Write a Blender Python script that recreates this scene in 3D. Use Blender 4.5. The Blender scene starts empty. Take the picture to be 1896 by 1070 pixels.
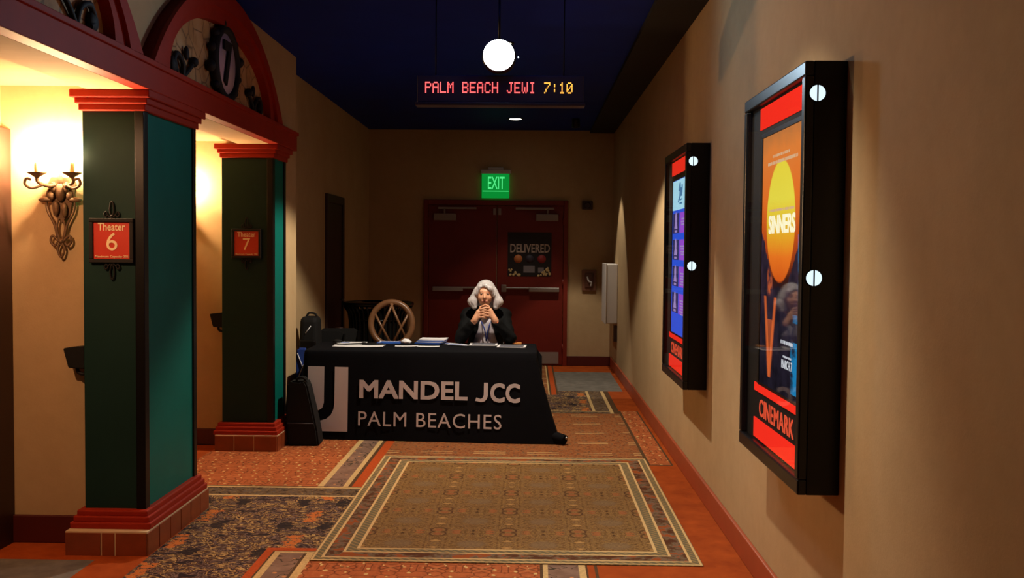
import bpy, bmesh, math, random
import numpy as np
from mathutils import Vector, Matrix
from math import sin, cos, pi, radians, sqrt, atan2

sc = bpy.context.scene
C = sc.collection

# ------------------------------------------------------------------ camera
W, H, FPX = 1896, 1070, 1850.0
cam_d = bpy.data.cameras.new('camera')
cam_d.sensor_fit = 'HORIZONTAL'
cam_d.sensor_width = 36.0
cam_d.lens = 36.0 * FPX / W
cam_d.clip_start, cam_d.clip_end = 0.05, 100
cam = bpy.data.objects.new('camera', cam_d)
C.objects.link(cam)
YAW, PITCH, ROLL = radians(1.0635), radians(2.2381), radians(0.5)
Rm = Matrix.Rotation(YAW, 4, 'Z') @ Matrix.Rotation(pi / 2 - PITCH, 4, 'X') @ Matrix.Rotation(ROLL, 4, 'Z')
cam.matrix_world = Matrix.Translation((0, 0, 1.6)) @ Rm
sc.camera = cam

# ------------------------------------------------------------------ world, exposure
wd = bpy.data.worlds.new('world')
sc.world = wd
wd.use_nodes = True
wd.node_tree.nodes['Background'].inputs[0].default_value = (0.42, 0.50, 0.70, 1)
wd.node_tree.nodes['Background'].inputs[1].default_value = 0.009
sc.view_settings.view_transform = 'Standard'
sc.view_settings.look = 'None'
sc.view_settings.exposure = 0.0
sc.view_settings.gamma = 1.0
sc.view_settings.use_curve_mapping = False

# ------------------------------------------------------------------ lights of the corridor (their fixtures are built further down)
def lamp(name, kind, loc, energy, color, size=0.05, aim=None, cone=None, blend=0.3):
    d = bpy.data.lights.new(name, kind)
    d.energy = energy
    d.color = color
    if kind in ('POINT', 'SPOT'):
        d.shadow_soft_size = size
    if kind == 'SPOT':
        d.spot_size = radians(cone)
        d.spot_blend = blend
    o = bpy.data.objects.new(name, d)
    C.objects.link(o)
    o.location = loc
    if aim is not None:
        v = Vector(aim) - Vector(loc)
        o.rotation_euler = v.to_track_quat('-Z', 'Y').to_euler()
    return o
WARM = (1.0, 0.87, 0.69)
CANDLE = (1.0, 0.55, 0.24)
lamp('light_downlight', 'SPOT', (-0.25, 8.05, 3.19), 340, WARM, 0.035, (-0.25, 8.05, 0), 114, 0.2)
lamp('light_downlight', 'SPOT', (-0.21, 12.65, 3.19), 42, WARM, 0.035, (-0.21, 12.65, 0), 80, 0.4)
lamp('light_downlight', 'SPOT', (0.55, 12.62, 3.16), 110, WARM, 0.03, (0.6, 12.62, 0), 64, 0.2)
lamp('light_downlight', 'SPOT', (-0.03, 4.10, 3.19), 205, WARM, 0.035, (1.15, 4.30, 0.2), 74, 0.75)
lamp('light_entrance', 'SPOT', (-2.50, 3.70, 2.42), 95, (1.0, 0.52, 0.26), 0.04, (-2.56, 5.2, 0.7), 96, 0.35)

# ------------------------------------------------------------------ helpers
def srgb(r, g=None, b=None):
    if g is None:
        r, g, b = r
    f = lambda c: (c / 12.92 if c <= 0.04045 else ((c + 0.055) / 1.055) ** 2.4)
    return (f(r / 255), f(g / 255), f(b / 255), 1)

LOC = {}
def oloc(o):
    return LOC.get(o.name, Vector((0, 0, 0))) if o else Vector((0, 0, 0))

def thing(name, label, cat, loc, group=None):
    o = bpy.data.objects.new(name, None)
    o.empty_display_size = 0.1
    C.objects.link(o)
    o.location = loc
    LOC[o.name] = Vector(loc)
    o['label'] = label
    o['category'] = cat
    o['kind'] = 'thing'
    if group:
        o['group'] = group
    return o

def tag(o, label, cat, group=None, kind='thing'):
    o['label'] = label
    o['category'] = cat
    o['kind'] = kind
    if group:
        o['group'] = group
    return o

def obj(name, bm, mats, parent=None, label=None, smooth=False, origin=None):
    """link a bmesh (world coordinates) as ONE mesh object"""
    me = bpy.data.meshes.new(name)
    base = oloc(parent)
    if parent is None and origin is not None:
        base = Vector(origin)
    bm.transform(Matrix.Translation(-base))
    bm.normal_update()
    bm.to_mesh(me)
    bm.free()
    if not isinstance(mats, (list, tuple)):
        mats = [mats]
    for m in mats:
        me.materials.append(m)
    if smooth:
        for p in me.polygons:
            p.use_smooth = True
    o = bpy.data.objects.new(name, me)
    C.objects.link(o)
    if parent is not None:
        o.parent = parent
    elif origin is not None:
        o.location = base
    LOC[o.name] = base
    if label:
        o['label'] = label
    return o

def struct(name, bm, mats, parent=None, **k):
    o = obj(name, bm, mats, parent, **k)
    if parent is None:
        o['kind'] = 'structure'
    return o

def BM():
    return bmesh.new()

def box(bm, x0, x1, y0, y1, z0, z1, bev=0.0, mi=0, seg=2):
    vs = [bm.verts.new((x, y, z)) for x in (x0, x1) for y in (y0, y1) for z in (z0, z1)]
    idx = [(0, 1, 3, 2), (4, 6, 7, 5), (0, 4, 5, 1), (2, 3, 7, 6), (0, 2, 6, 4), (1, 5, 7, 3)]
    fs = [bm.faces.new([vs[i] for i in q]) for q in idx]
    if bev > 0:
        es = list({e for f in fs for e in f.edges})
        r = bmesh.ops.bevel(bm, geom=es, offset=bev, segments=seg, affect='EDGES', profile=0.5)
        fs = list({f for v in r['verts'] for f in v.link_faces})
    for f in fs:
        if f.is_valid:
            f.material_index = mi
    return bm

def prism(bm, pts, to3, depth, mi=0):
    """extrude the 2D outline pts; to3(u, v, w) maps to the world, w in 0..depth"""
    a = [bm.verts.new(to3(u, v, 0)) for u, v in pts]
    b = [bm.verts.new(to3(u, v, depth)) for u, v in pts]
    n = len(pts)
    fs = [bm.faces.new(a[::-1]), bm.faces.new(b)]
    for i in range(n):
        j = (i + 1) % n
        fs.append(bm.faces.new((a[i], a[j], b[j], b[i])))
    for f in fs:
        f.material_index = mi
    bmesh.ops.recalc_face_normals(bm, faces=fs)
    return bm

def smoothpath(P, n=6):
    P = [Vector(p) for p in P]
    if len(P) < 3:
        return P
    out = []
    for i in range(len(P) - 1):
        p0 = P[max(i - 1, 0)]; p1 = P[i]; p2 = P[i + 1]; p3 = P[min(i + 2, len(P) - 1)]
        for k in range(n):
            t = k / n
            out.append(0.5 * ((2 * p1) + (-p0 + p2) * t + (2 * p0 - 5 * p1 + 4 * p2 - p3) * t * t + (-p0 + 3 * p1 - 3 * p2 + p3) * t ** 3))
    out.append(P[-1])
    return out

def tube(bm, P, r, seg=8, mi=0, closed=False, flat=None):
    """sweep a circle along P; r a number or one radius per point"""
    P = [Vector(p) for p in P]
    n = len(P)
    R = r if isinstance(r, (list, tuple)) else [r] * n
    rings = []
    up = None
    for i in range(n):
        if closed:
            d = P[(i + 1) % n] - P[i - 1]
        else:
            d = P[min(i + 1, n - 1)] - P[max(i - 1, 0)]
        d.normalize()
        if up is None:
            up = Vector((0, 0, 1)) if abs(d.z) < 0.9 else Vector((0, 1, 0))
        s = d.cross(up)
        if s.length < 1e-5:
            s = d.orthogonal()
        s.normalize()
        up = s.cross(d).normalized()
        ring = []
        for k in range(seg):
            a = 2 * pi * k / seg
            ring.append(bm.verts.new(P[i] + (s * cos(a) + up * sin(a)) * R[i]))
        rings.append(ring)
    m = n if closed else n - 1
    for i in range(m):
        A, B = rings[i], rings[(i + 1) % n]
        for k in range(seg):
            f = bm.faces.new((A[k], A[(k + 1) % seg], B[(k + 1) % seg], B[k]))
            f.material_index = mi
            f.smooth = True
    if not closed:
        for f in (bm.faces.new(rings[0][::-1]), bm.faces.new(rings[-1])):
            f.material_index = mi
    return bm

def lathe(bm, prof, c, axis='Z', seg=24, mi=0, caps=True):
    """revolve (radius, height) pairs about an axis through c"""
    c = Vector(c)
    rings = []
    for r, h in prof:
        ring = []
        for k in range(seg):
            a = 2 * pi * k / seg
            u, v = r * cos(a), r * sin(a)
            p = {'Z': (u, v, h), 'Y': (u, h, v), 'X': (h, u, v)}[axis]
            ring.append(bm.verts.new(c + Vector(p)))
        rings.append(ring)
    fs = []
    for A, B in zip(rings[:-1], rings[1:]):
        for k in range(seg):
            f = bm.faces.new((A[k], A[(k + 1) % seg], B[(k + 1) % seg], B[k]))
            f.smooth = True
            fs.append(f)
    if caps:
        if prof[0][0] > 1e-6:
            fs.append(bm.faces.new(rings[0][::-1]))
        if prof[-1][0] > 1e-6:
            fs.append(bm.faces.new(rings[-1]))
    for f in fs:
        f.material_index = mi
    bmesh.ops.recalc_face_normals(bm, faces=fs)
    return bm

def ball(bm, c, r, seg=12, mi=0, sc3=(1, 1, 1)):
    prof = [(max(r * sin(pi * i / 8), 1e-5), -r * cos(pi * i / 8)) for i in range(9)]
    n0 = len(bm.verts)
    bm.verts.ensure_lookup_table()
    lathe(bm, prof, (0, 0, 0), 'Z', seg, mi, caps=False)
    bm.verts.ensure_lookup_table()
    for v in bm.verts[n0:]:
        v.co = Vector((v.co.x * sc3[0] + c[0], v.co.y * sc3[1] + c[1], v.co.z * sc3[2] + c[2]))
    return bm

# ---- writing: built-in font turned into mesh, fitted in a w x h box
def text_geo(body, bold=0.0, spacing=1.0, res=3, fat=0.0):
    cu = bpy.data.curves.new('t', 'FONT')
    cu.body = body
    cu.size = 1.0
    cu.offset = bold
    cu.space_character = spacing
    cu.extrude = 0.5
    cu.resolution_u = res
    o = bpy.data.objects.new('t', cu)
    C.objects.link(o)
    dg = bpy.context.evaluated_depsgraph_get()
    me = bpy.data.meshes.new_from_object(o.evaluated_get(dg))
    V = [v.co.copy() for v in me.vertices]
    Fc = [list(p.vertices) for p in me.polygons]
    bpy.data.objects.remove(o)
    bpy.data.curves.remove(cu)
    bpy.data.meshes.remove(me)
    if fat:
        W0, F0 = V, Fc
        V, Fc = [], []
        for k, (dx, dy) in enumerate(((0, 0), (fat, fat), (-fat, fat), (fat, -fat), (-fat, -fat))):
            n0 = len(V)
            V += [Vector((v.x + dx, v.y + dy, v.z)) for v in W0]
            Fc += [[i + n0 for i in q] for q in F0]
    x0 = min(v.x for v in V); x1 = max(v.x for v in V)
    y0 = min(v.y for v in V); y1 = max(v.y for v in V)
    return [((v.x - x0) / (x1 - x0), (v.y - y0) / (y1 - y0), v.z + 0.5) for v in V], Fc

def text(bm, body, fn, bold=0.0, spacing=1.0, mi=0, fat=0.0):
    """fn(u, v, w) with u, v in 0..1 over the text box and w in 0..1 through its thickness"""
    V, Fc = text_geo(body, bold, spacing, 3, fat)
    vs = [bm.verts.new(fn(*p)) for p in V]
    for q in Fc:
        try:
            f = bm.faces.new([vs[i] for i in q])
            f.material_index = mi
        except ValueError:
            pass
    return bm

def text_words(body, fn, **k):
    """one mesh per word of the line"""
    V, Fc = text_geo(body, k.get('bold', 0.0), k.get('spacing', 1.0), 3, k.get('fat', 0.0))
    par = list(range(len(V)))
    def find(i):
        while par[i] != i: par[i] = par[par[i]]; i = par[i]
        return i
    for q in Fc:
        for i in q[1:]: par[find(i)] = find(q[0])
    ext = {}
    for i, p in enumerate(V):
        r = find(i); a, b = ext.get(r, (9, -9)); ext[r] = (min(a, p[0]), max(b, p[0]))
    isl = sorted(ext, key=lambda r: ext[r][0])
    gaps = sorted(range(1, len(isl)), key=lambda i: -(ext[isl[i]][0] - max(ext[r][1] for r in isl[:i])))
    cuts = sorted(gaps[:body.count(' ')])
    word = {}
    w = 0
    for i, r in enumerate(isl):
        if i in cuts: w += 1
        word[r] = w
    out = []
    for w in range(body.count(' ') + 1):
        bm = BM(); m = {}
        for q in Fc:
            if word[find(q[0])] != w: continue
            for i in q:
                if i not in m: m[i] = bm.verts.new(fn(*V[i]))
            try: bm.faces.new([m[i] for i in q])
            except ValueError: pass
        out.append(bm)
    return out

def on_front(x0, x1, z0, z1, y, t=0.002):      # reads from -Y
    return lambda u, v, w: (x0 + (x1 - x0) * u, y - t * w, z0 + (z1 - z0) * v)

def on_left(y0, y1, z0, z1, x, t=0.002):       # on a face turned to -X, read from -X (right is -Y)
    return lambda u, v, w: (x - t * w, y1 - (y1 - y0) * u, z0 + (z1 - z0) * v)

# ------------------------------------------------------------------ node materials
class E:
    """a tiny expression layer over math nodes"""
    nt = None
    def __init__(s, k): s.k = k
    @staticmethod
    def m(op, *a):
        n = E.nt.nodes.new('ShaderNodeMath'); n.operation = op
        for i, x in enumerate(a):
            if isinstance(x, E): E.nt.links.new(x.k, n.inputs[i])
            else: n.inputs[i].default_value = float(x)
        return E(n.outputs[0])
    def __add__(s, o): return E.m('ADD', s, o)
    __radd__ = __add__
    def __sub__(s, o): return E.m('SUBTRACT', s, o)
    def __rsub__(s, o): return E.m('SUBTRACT', o, s)
    def __mul__(s, o): return E.m('MULTIPLY', s, o)
    __rmul__ = __mul__
    def __truediv__(s, o): return E.m('DIVIDE', s, o)
    def gt(s, o): return E.m('GREATER_THAN', s, o)
    def lt(s, o): return E.m('LESS_THAN', s, o)
    def frac(s): return E.m('FRACT', s)
    def abs(s): return E.m('ABSOLUTE', s)
    def floor(s): return E.m('FLOOR', s)
    def sin(s): return E.m('SINE', s)
    def sqrt(s): return E.m('SQRT', s)
    def min(s, o): return E.m('MINIMUM', s, o)
    def max(s, o): return E.m('MAXIMUM', s, o)
    def pow(s, o): return E.m('POWER', s, o)
    def clamp(s): 
        r = E.m('ADD', s, 0); r.k.node.use_clamp = True; return r
    def sstep(s, a, b):
        n = E.nt.nodes.new('ShaderNodeMapRange'); n.interpolation_type = 'SMOOTHSTEP'
        E.nt.links.new(s.k, n.inputs[0]); n.inputs[1].default_value = a; n.inputs[2].default_value = b
        return E(n.outputs[0])

def inside(x, a, b): return x.gt(a) * x.lt(b)

def xyz(src='pos'):
    nt = E.nt
    if src == 'pos':
        k = nt.nodes.new('ShaderNodeNewGeometry').outputs['Position']
    else:
        k = nt.nodes.new('ShaderNodeTexCoord').outputs['UV' if src == 'uv' else 'Object']
    s = nt.nodes.new('ShaderNodeSeparateXYZ')
    nt.links.new(k, s.inputs[0])
    return E(s.outputs[0]), E(s.outputs[1]), E(s.outputs[2])

def vec(x, y, z=0.0):
    n = E.nt.nodes.new('ShaderNodeCombineXYZ')
    for i, a in enumerate((x, y, z)):
        if isinstance(a, E): E.nt.links.new(a.k, n.inputs[i])
        else: n.inputs[i].default_value = a
    return n.outputs[0]

def noise(v, scale, detail=3, rough=0.6, dist=0.0):
    n = E.nt.nodes.new('ShaderNodeTexNoise')
    n.inputs['Scale'].default_value = scale
    n.inputs['Detail'].default_value = detail
    n.inputs['Roughness'].default_value = rough
    n.inputs['Distortion'].default_value = dist
    if v is not None: E.nt.links.new(v, n.inputs['Vector'])
    return E(n.outputs[0])

def vor(v, scale, feature='F1', out='Distance', rnd=1.0):
    n = E.nt.nodes.new('ShaderNodeTexVoronoi')
    n.feature = feature
    n.inputs['Scale'].default_value = scale
    n.inputs['Randomness'].default_value = rnd
    E.nt.links.new(v, n.inputs['Vector'])
    return E(n.outputs[out])

def rampc(f, stops, const=False):
    n = E.nt.nodes.new('ShaderNodeValToRGB')
    cr = n.color_ramp
    cr.interpolation = 'CONSTANT' if const else 'LINEAR'
    while len(cr.elements) < len(stops): cr.elements.new(0.5)
    for e, (p, c) in zip(cr.elements, stops):
        e.position = p; e.color = c
    E.nt.links.new(f.k, n.inputs[0])
    return n.outputs[0]

def mixc(f, a, b, mode='MIX'):
    n = E.nt.nodes.new('ShaderNodeMix'); n.data_type = 'RGBA'; n.blend_type = mode
    for i, x in ((0, f), (6, a), (7, b)):
        if isinstance(x, E): E.nt.links.new(x.k, n.inputs[i])
        elif isinstance(x, bpy.types.NodeSocket): E.nt.links.new(x, n.inputs[i])
        else: n.inputs[i].default_value = x
    return n.outputs[2]

def bump(h, strength=0.3, dist=0.01):
    n = E.nt.nodes.new('ShaderNodeBump')
    n.inputs['Strength'].default_value = strength
    n.inputs['Distance'].default_value = dist
    E.nt.links.new(h.k, n.inputs['Height'])
    return n.outputs[0]

def new_mat(name):
    m = bpy.data.materials.new(name)
    m.use_nodes = True
    E.nt = m.node_tree
    return m, m.node_tree.nodes['Principled BSDF']

def plain(name, col, rough=0.5, metal=0.0, spec=0.5, var=0.0, vs=20.0, bmp=0.0, bs=200.0, sheen=0.0, coat=0.0):
    m, b = new_mat(name)
    b.inputs['Base Color'].default_value = col
    b.inputs['Roughness'].default_value = rough
    b.inputs['Metallic'].default_value = metal
    b.inputs['Specular IOR Level'].default_value = spec
    b.inputs['Coat Weight'].default_value = coat
    b.inputs['Sheen Weight'].default_value = sheen
    x, y, z = xyz('obj')
    v = vec(x, y, z)
    if var:
        n = noise(v, vs, 4)
        lo = tuple(c * (1 - var) for c in col[:3]) + (1,)
        hi = tuple(min(1, c * (1 + var)) for c in col[:3]) + (1,)
        E.nt.links.new(rampc(n, [(0.3, lo), (0.7, hi)]), b.inputs['Base Color'])
    if bmp:
        E.nt.links.new(bump(noise(v, bs, 3), bmp, 0.004), b.inputs['Normal'])
    return m

def emit(name, col, strength):
    m = bpy.data.materials.new(name)
    m.use_nodes = True
    nt = m.node_tree
    for n in list(nt.nodes): nt.nodes.remove(n)
    e = nt.nodes.new('ShaderNodeEmission'); o = nt.nodes.new('ShaderNodeOutputMaterial')
    e.inputs[0].default_value = col; e.inputs[1].default_value = strength
    nt.links.new(e.outputs[0], o.inputs[0])
    E.nt = nt
    m['e'] = e.name
    return m

# ---- paints, metals, cloths
def stucco(name, col, dark):
    m, b = new_mat(name)
    x, y, z = xyz()
    v = vec(x, y, z)
    n = noise(v, 1.7, 5, 0.65) * 0.7 + noise(v, 14, 4, 0.6) * 0.3
    E.nt.links.new(rampc(n, [(0.3, dark), (0.7, col)]), b.inputs['Base Color'])
    b.inputs['Roughness'].default_value = 0.85
    b.inputs['Specular IOR Level'].default_value = 0.2
    E.nt.links.new(bump(noise(v, 90, 4, 0.6) + noise(v, 18, 3) * 0.6, 0.10, 0.006), b.inputs['Normal'])
    return m
M = {}
M['wall'] = stucco('wall_stucco', srgb(190, 162, 122), srgb(176, 148, 108))
M['ceil'] = plain('ceiling_navy', srgb(12, 40, 140), 0.6, 0, 0.1, 0.12, 3)
M['soffit_black'] = plain('soffit_black', srgb(14, 12, 14), 0.8)
M['red'] = plain('red_trim_paint', srgb(150, 36, 12), 0.6, 0, 0.2, 0.08, 6, 0.06, 60)
M['redbase'] = plain('baseboard_paint', srgb(160, 72, 40), 0.45, 0, 0.5, 0.08, 6)
M['basedark'] = plain('baseboard_dark_red', srgb(80, 20, 12), 0.5)
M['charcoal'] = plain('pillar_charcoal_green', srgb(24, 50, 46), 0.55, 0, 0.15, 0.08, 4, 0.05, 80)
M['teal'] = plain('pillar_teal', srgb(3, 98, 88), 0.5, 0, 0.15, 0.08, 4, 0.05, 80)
M['black'] = plain('black_satin', srgb(7, 5, 5), 0.4, 0, 0.3)
M['blackmatte'] = plain('black_matte', srgb(15, 14, 14), 0.8, 0, 0.3)
M['iron'] = plain('wrought_iron', srgb(104, 78, 54), 0.6, 0.3, 0.5, 0.25, 40, 0.2, 120)
M['ironblack'] = plain('black_iron', srgb(17, 12, 11), 0.7, 0.2, 0.5, 0.2, 40)
M['grout'] = plain('cream_grout', srgb(205, 180, 140), 0.8)
M['tile'] = plain('terracotta_tile', srgb(134, 62, 30), 0.4, 0, 0.5, 0.15, 9, 0.05, 60)
M['signred'] = plain('sign_red', srgb(196, 52, 30), 0.4)
M['cream'] = plain('cream_letter', srgb(240, 220, 175), 0.5)
M['door'] = plain('door_red', srgb(112, 26, 14), 0.45, 0, 0.5, 0.08, 5)
M['doorframe'] = plain('door_frame_red', srgb(122, 36, 20), 0.45, 0, 0.5, 0.08, 5)
M['doordark'] = plain('door_dark_brown', srgb(52, 26, 18), 0.5)
M['steel'] = plain('brushed_steel', srgb(170, 165, 160), 0.35, 0.9, 0.5, 0.05, 30)
M['closer'] = plain('closer_grey', srgb(150, 138, 132), 0.45, 0.3)
M['whiteplastic'] = plain('white_plastic', srgb(205, 200, 196), 0.5)
M['greymat'] = plain('grey_rug', srgb(112, 106, 98), 0.95, 0, 0.1, 0.22, 9, 0.4, 300)
M['cloth'] = plain('black_tablecloth', srgb(14, 14, 18), 0.8, 0, 0.08, 0.1, 8, 0.12, 350)
M['print'] = plain('white_print', srgb(205, 192, 190), 0.7)
M['paper'] = plain('white_paper', srgb(228, 226, 228), 0.6)
M['bluepaper'] = plain('blue_paper', srgb(40, 84, 170), 0.5)
M['inkgrey'] = plain('grey_ink', srgb(90, 90, 100), 0.6)
M['orangepaper'] = plain('orange_card', srgb(226, 150, 80), 0.5)
M['wood'] = plain('chair_wood', srgb(118, 80, 52), 0.35, 0, 0.5, 0.15, 14, 0.05, 90)
M['bin'] = plain('black_bin', srgb(12, 10, 10), 0.25, 0.2, 0.6)
M['blueb'] = plain('blue_nylon', srgb(34, 66, 150), 0.6)
M['strap'] = plain('white_strap', srgb(215, 215, 222), 0.6)
M['skin'] = plain('skin', srgb(214, 158, 124), 0.5, 0, 0.4, 0.06, 30)
M['hair'] = plain('silver_hair', srgb(186, 181, 182), 0.28, 0, 0.5, 0.12, 60)
M['jacket'] = plain('black_jacket', srgb(11, 12, 13), 0.8, 0, 0.12, 0.15, 30, 0.2, 200)
M['shirt'] = plain('pale_shirt', srgb(198, 190, 198), 0.8, 0, 0.2, 0.06, 20, 0.1, 150)
M['lanyard'] = plain('blue_lanyard', srgb(30, 52, 130), 0.6)
M['lips'] = plain('lips', srgb(170, 92, 84), 0.5)
M['eyew'] = plain('eye_white', srgb(120, 92, 76), 0.3)
M['eyed'] = plain('eye_dark', srgb(50, 36, 30), 0.3)
M['brow'] = plain('brow_grey', srgb(140, 118, 104), 0.7)
M['orangeband'] = plain('orange_band', srgb(226, 108, 52), 0.6)
M['trousers'] = plain('dark_trousers', srgb(28, 28, 34), 0.8)
M['lamp'] = emit('spotlight_lens', (0.60, 0.83, 1.0, 1), 170)
M['dlens'] = emit('downlight_lens', (1.0, 0.9, 0.72, 1), 12)
M['bulb'] = emit('candle_bulb', (1.0, 0.63, 0.33, 1), 3800)
M['led_red'] = emit('led_red', (1.0, 0.10, 0.10, 1), 2.2)
M['led_amber'] = emit('led_amber', (1.0, 0.42, 0.06, 1), 1.8)
M['led_blue'] = emit('indicator_blue', (0.6, 0.85, 1.0, 1), 6)
M['redlit'] = emit('lit_red_panel', (1.0, 0.030, 0.014, 1), 1.2)
M['redtext'] = emit('lit_red_letters', (1.0, 0.11, 0.045, 1), 0.9)
M['port'] = emit('lit_side_port', (0.72, 0.9, 1.0, 1), 1.15)
M['exit_green'] = emit('exit_green', (0.004, 0.36, 0.045, 1), 0.7)
M['exit_letters'] = emit('exit_letters', (0.10, 1.0, 0.28, 1), 0.85)
M['titlelit'] = emit('lit_title', (1.0, 0.93, 0.62, 1), 1.3)
M['whitelit'] = emit('lit_white', (0.85, 0.88, 0.95, 1), 0.8)
M['orangelit'] = emit('lit_pale_orange', (1.0, 0.62, 0.34, 1), 0.85)
M['cyanlit'] = emit('lit_cyan', (0.46, 0.84, 1.0, 1), 1.2)
M['violetlit'] = emit('lit_violet', (0.42, 0.10, 0.80, 1), 1.05)
M['bluelit'] = emit('lit_blue', (0.04, 0.12, 0.90, 1), 1.05)
M['lilaclit'] = emit('lit_lilac', (0.62, 0.45, 0.95, 1), 0.8)
M['darklit'] = emit('lit_dusk', (0.07, 0.06, 0.20, 1), 0.7)
M['inklit'] = emit('lit_ink_blue', (0.10, 0.32, 0.62, 1), 0.8)

def glass_mat():
    m = bpy.data.materials.new('cover_glass')
    m.use_nodes = True
    nt = m.node_tree
    for n in list(nt.nodes): nt.nodes.remove(n)
    t = nt.nodes.new('ShaderNodeBsdfTransparent'); g = nt.nodes.new('ShaderNodeBsdfGlossy')
    g.inputs['Roughness'].default_value = 0.03
    E.nt = nt; lw = nt.nodes.new('ShaderNodeLayerWeight'); f = (E(lw.outputs['Facing']).pow(5.0) * 0.42 + 0.03).k.node
    x = nt.nodes.new('ShaderNodeMixShader'); o = nt.nodes.new('ShaderNodeOutputMaterial')
    nt.links.new(f.outputs[0], x.inputs[0]); nt.links.new(t.outputs[0], x.inputs[1]); nt.links.new(g.outputs[0], x.inputs[2])
    nt.links.new(x.outputs[0], o.inputs[0])
    return m
M['glass'] = glass_mat()

# ---- lunette plaster: mottled ochre with vine-like veins
def lunette_mat():
    m, b = new_mat('lunette_plaster')
    x, y, z = xyz()
    v = vec(x, y, z)
    n = noise(v, 5, 5, 0.6, 0.6)
    base = rampc(n, [(0.3, srgb(150, 104, 52)), (0.5, srgb(186, 142, 88)), (0.72, srgb(196, 158, 112))])
    ve = vor(v, 7, 'DISTANCE_TO_EDGE')
    E.nt.links.new(mixc(1 - ve.sstep(0.0, 0.05), base, srgb(120, 86, 48)), b.inputs['Base Color'])
    b.inputs['Roughness'].default_value = 0.7
    return m
M['lunette'] = lunette_mat()

# ---- carpets
def carpet_end(m, b, col, v):
    f = noise(v, 420, 2, 0.7)
    col = mixc(0.55, col, mixc(f.sstep(0.25, 0.8), (0.35, 0.35, 0.35, 1), (1.3, 1.3, 1.3, 1)), 'MULTIPLY')
    E.nt.links.new(col, b.inputs['Base Color'])
    b.inputs['Roughness'].default_value = 0.95
    b.inputs['Specular IOR Level'].default_value = 0.12
    E.nt.links.new(bump(f, 0.35, 0.004), b.inputs['Normal'])
    return m
OR = srgb(190, 90, 40); CRM = srgb(222, 186, 128); BRN = srgb(104, 62, 38); NVY = srgb(44, 35, 38); LIL = srgb(150, 118, 100)

def c_orange():
    m, b = new_mat('carpet_orange')
    x, y, z = xyz(); v = vec(x, y, 0.0)
    n = noise(v, 6, 5, 0.65)
    return carpet_end(m, b, rampc(n, [(0.3, srgb(150, 62, 18)), (0.7, srgb(184, 84, 28))]), v)

def c_salmon(name='carpet_salmon', px=0.23, py=0.30, tint=srgb(188, 104, 58)):
    m, b = new_mat(name)
    x, y, z = xyz(); v = vec(x, y, 0.0)
    u = ((x / px).frac() - 0.5).abs() * px; w = ((y / py).frac() - 0.5).abs() * py
    mv = vec(u, w, 0.0)
    n = noise(mv, 16, 3, 0.6, 0.9) * 0.7 + noise(v, 40, 3) * 0.3
    col = rampc((n - 0.5) * 2.0 + 0.5, [(0.15, srgb(128, 74, 40)), (0.38, srgb(178, 96, 54)), (0.55, tint), (0.7, srgb(196, 118, 72)), (0.9, srgb(140, 98, 56))])
    # dark stems
    st = vor(mv, 13, 'DISTANCE_TO_EDGE')
    col = mixc((1 - st.sstep(0.0, 0.07)) * 0.75, col, srgb(92, 42, 20))
    # small cream blossoms, irregular
    bu = (x / 0.105 + (y / 0.16).floor() * 0.37).frac() - 0.5
    bw = (y / 0.085 + (x / 0.105).floor() * 0.31).frac() - 0.5
    d = (bu * bu * 12 + bw * bw * 5).sqrt() + (noise(v, 24, 2) - 0.5) * 1.1
    col = mixc(1 - d.sstep(0.18, 0.36), col, srgb(224, 190, 126))
    return carpet_end(m, b, col, v)

def c_navy():
    m, b = new_mat('carpet_navy_floral')
    x, y, z = xyz(); v = vec(x, y, 0.0)
    u = (((x + 0.06) / 0.62).frac() - 0.5).abs(); w = (((y + 0.1) / 0.52).frac() - 0.5).abs()
    mv = vec(u * 0.62, w * 0.52, 0.0)
    n = noise(mv, 9, 2, 0.55, 1.8) * 0.5 + noise(vec(x * 0.8, y * 1.1, 0.0), 10, 2, 0.6, 1.8) * 0.5
    n = (n - 0.5) * 2.7 + 0.5
    col = rampc(n, [(0.12, NVY), (0.30, srgb(62, 44, 42)), (0.36, srgb(144, 118, 106)), (0.42, srgb(70, 44, 36)), (0.50, srgb(84, 52, 38)), (0.54, srgb(204, 170, 110)), (0.60, srgb(176, 136, 84)), (0.63, srgb(78, 46, 34)), (0.72, srgb(46, 38, 46)), (0.79, srgb(134, 108, 98)), (0.84, srgb(146, 78, 40)), (0.95, NVY)])
    # orange blossoms in a column, navy blots beside them
    c1 = (((x + 0.36) / 0.62).frac() - 0.5).abs() * 0.62
    wob = (noise(v, 18, 3, 0.6) - 0.5)
    dash = (((y + 0.1) / 0.52).frac() - 0.5).abs() + wob * 0.2
    col = mixc((c1 + wob * 0.16 + (noise(v, 60, 2) - 0.5) * 0.06).lt(0.032) * dash.lt(0.24) * noise(v, 38, 2).gt(0.43), col, srgb(206, 116, 54))
    bl = ((c1 - 0.12) * (c1 - 0.12) * 170 + ((((y + 0.30) / 0.52).frac() - 0.5) * 3.4).pow(2)).sqrt() + wob * 1.9
    col = mixc((1 - bl.sstep(0.45, 0.62)) * 0.92, col, NVY)
    return carpet_end(m, b, col, v)

def c_lilac():
    m, b = new_mat('carpet_lilac_vine')
    x, y, z = xyz(); v = vec(x, y, 0.0)
    n = noise(v, 9, 3, 0.6)
    col = rampc(n, [(0.35, srgb(128, 98, 82)), (0.7, LIL)])
    st = (noise(v, 9, 2, 0.5, 0.6) - 0.5).abs()
    col = mixc((1 - st.sstep(0.012, 0.028)) * noise(v, 5, 1).gt(0.42), col, srgb(74, 62, 48))
    sp = vor(v, 13)
    col = mixc(sp.lt(0.17), col, srgb(206, 142, 92))
    return carpet_end(m, b, col, v)

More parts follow.
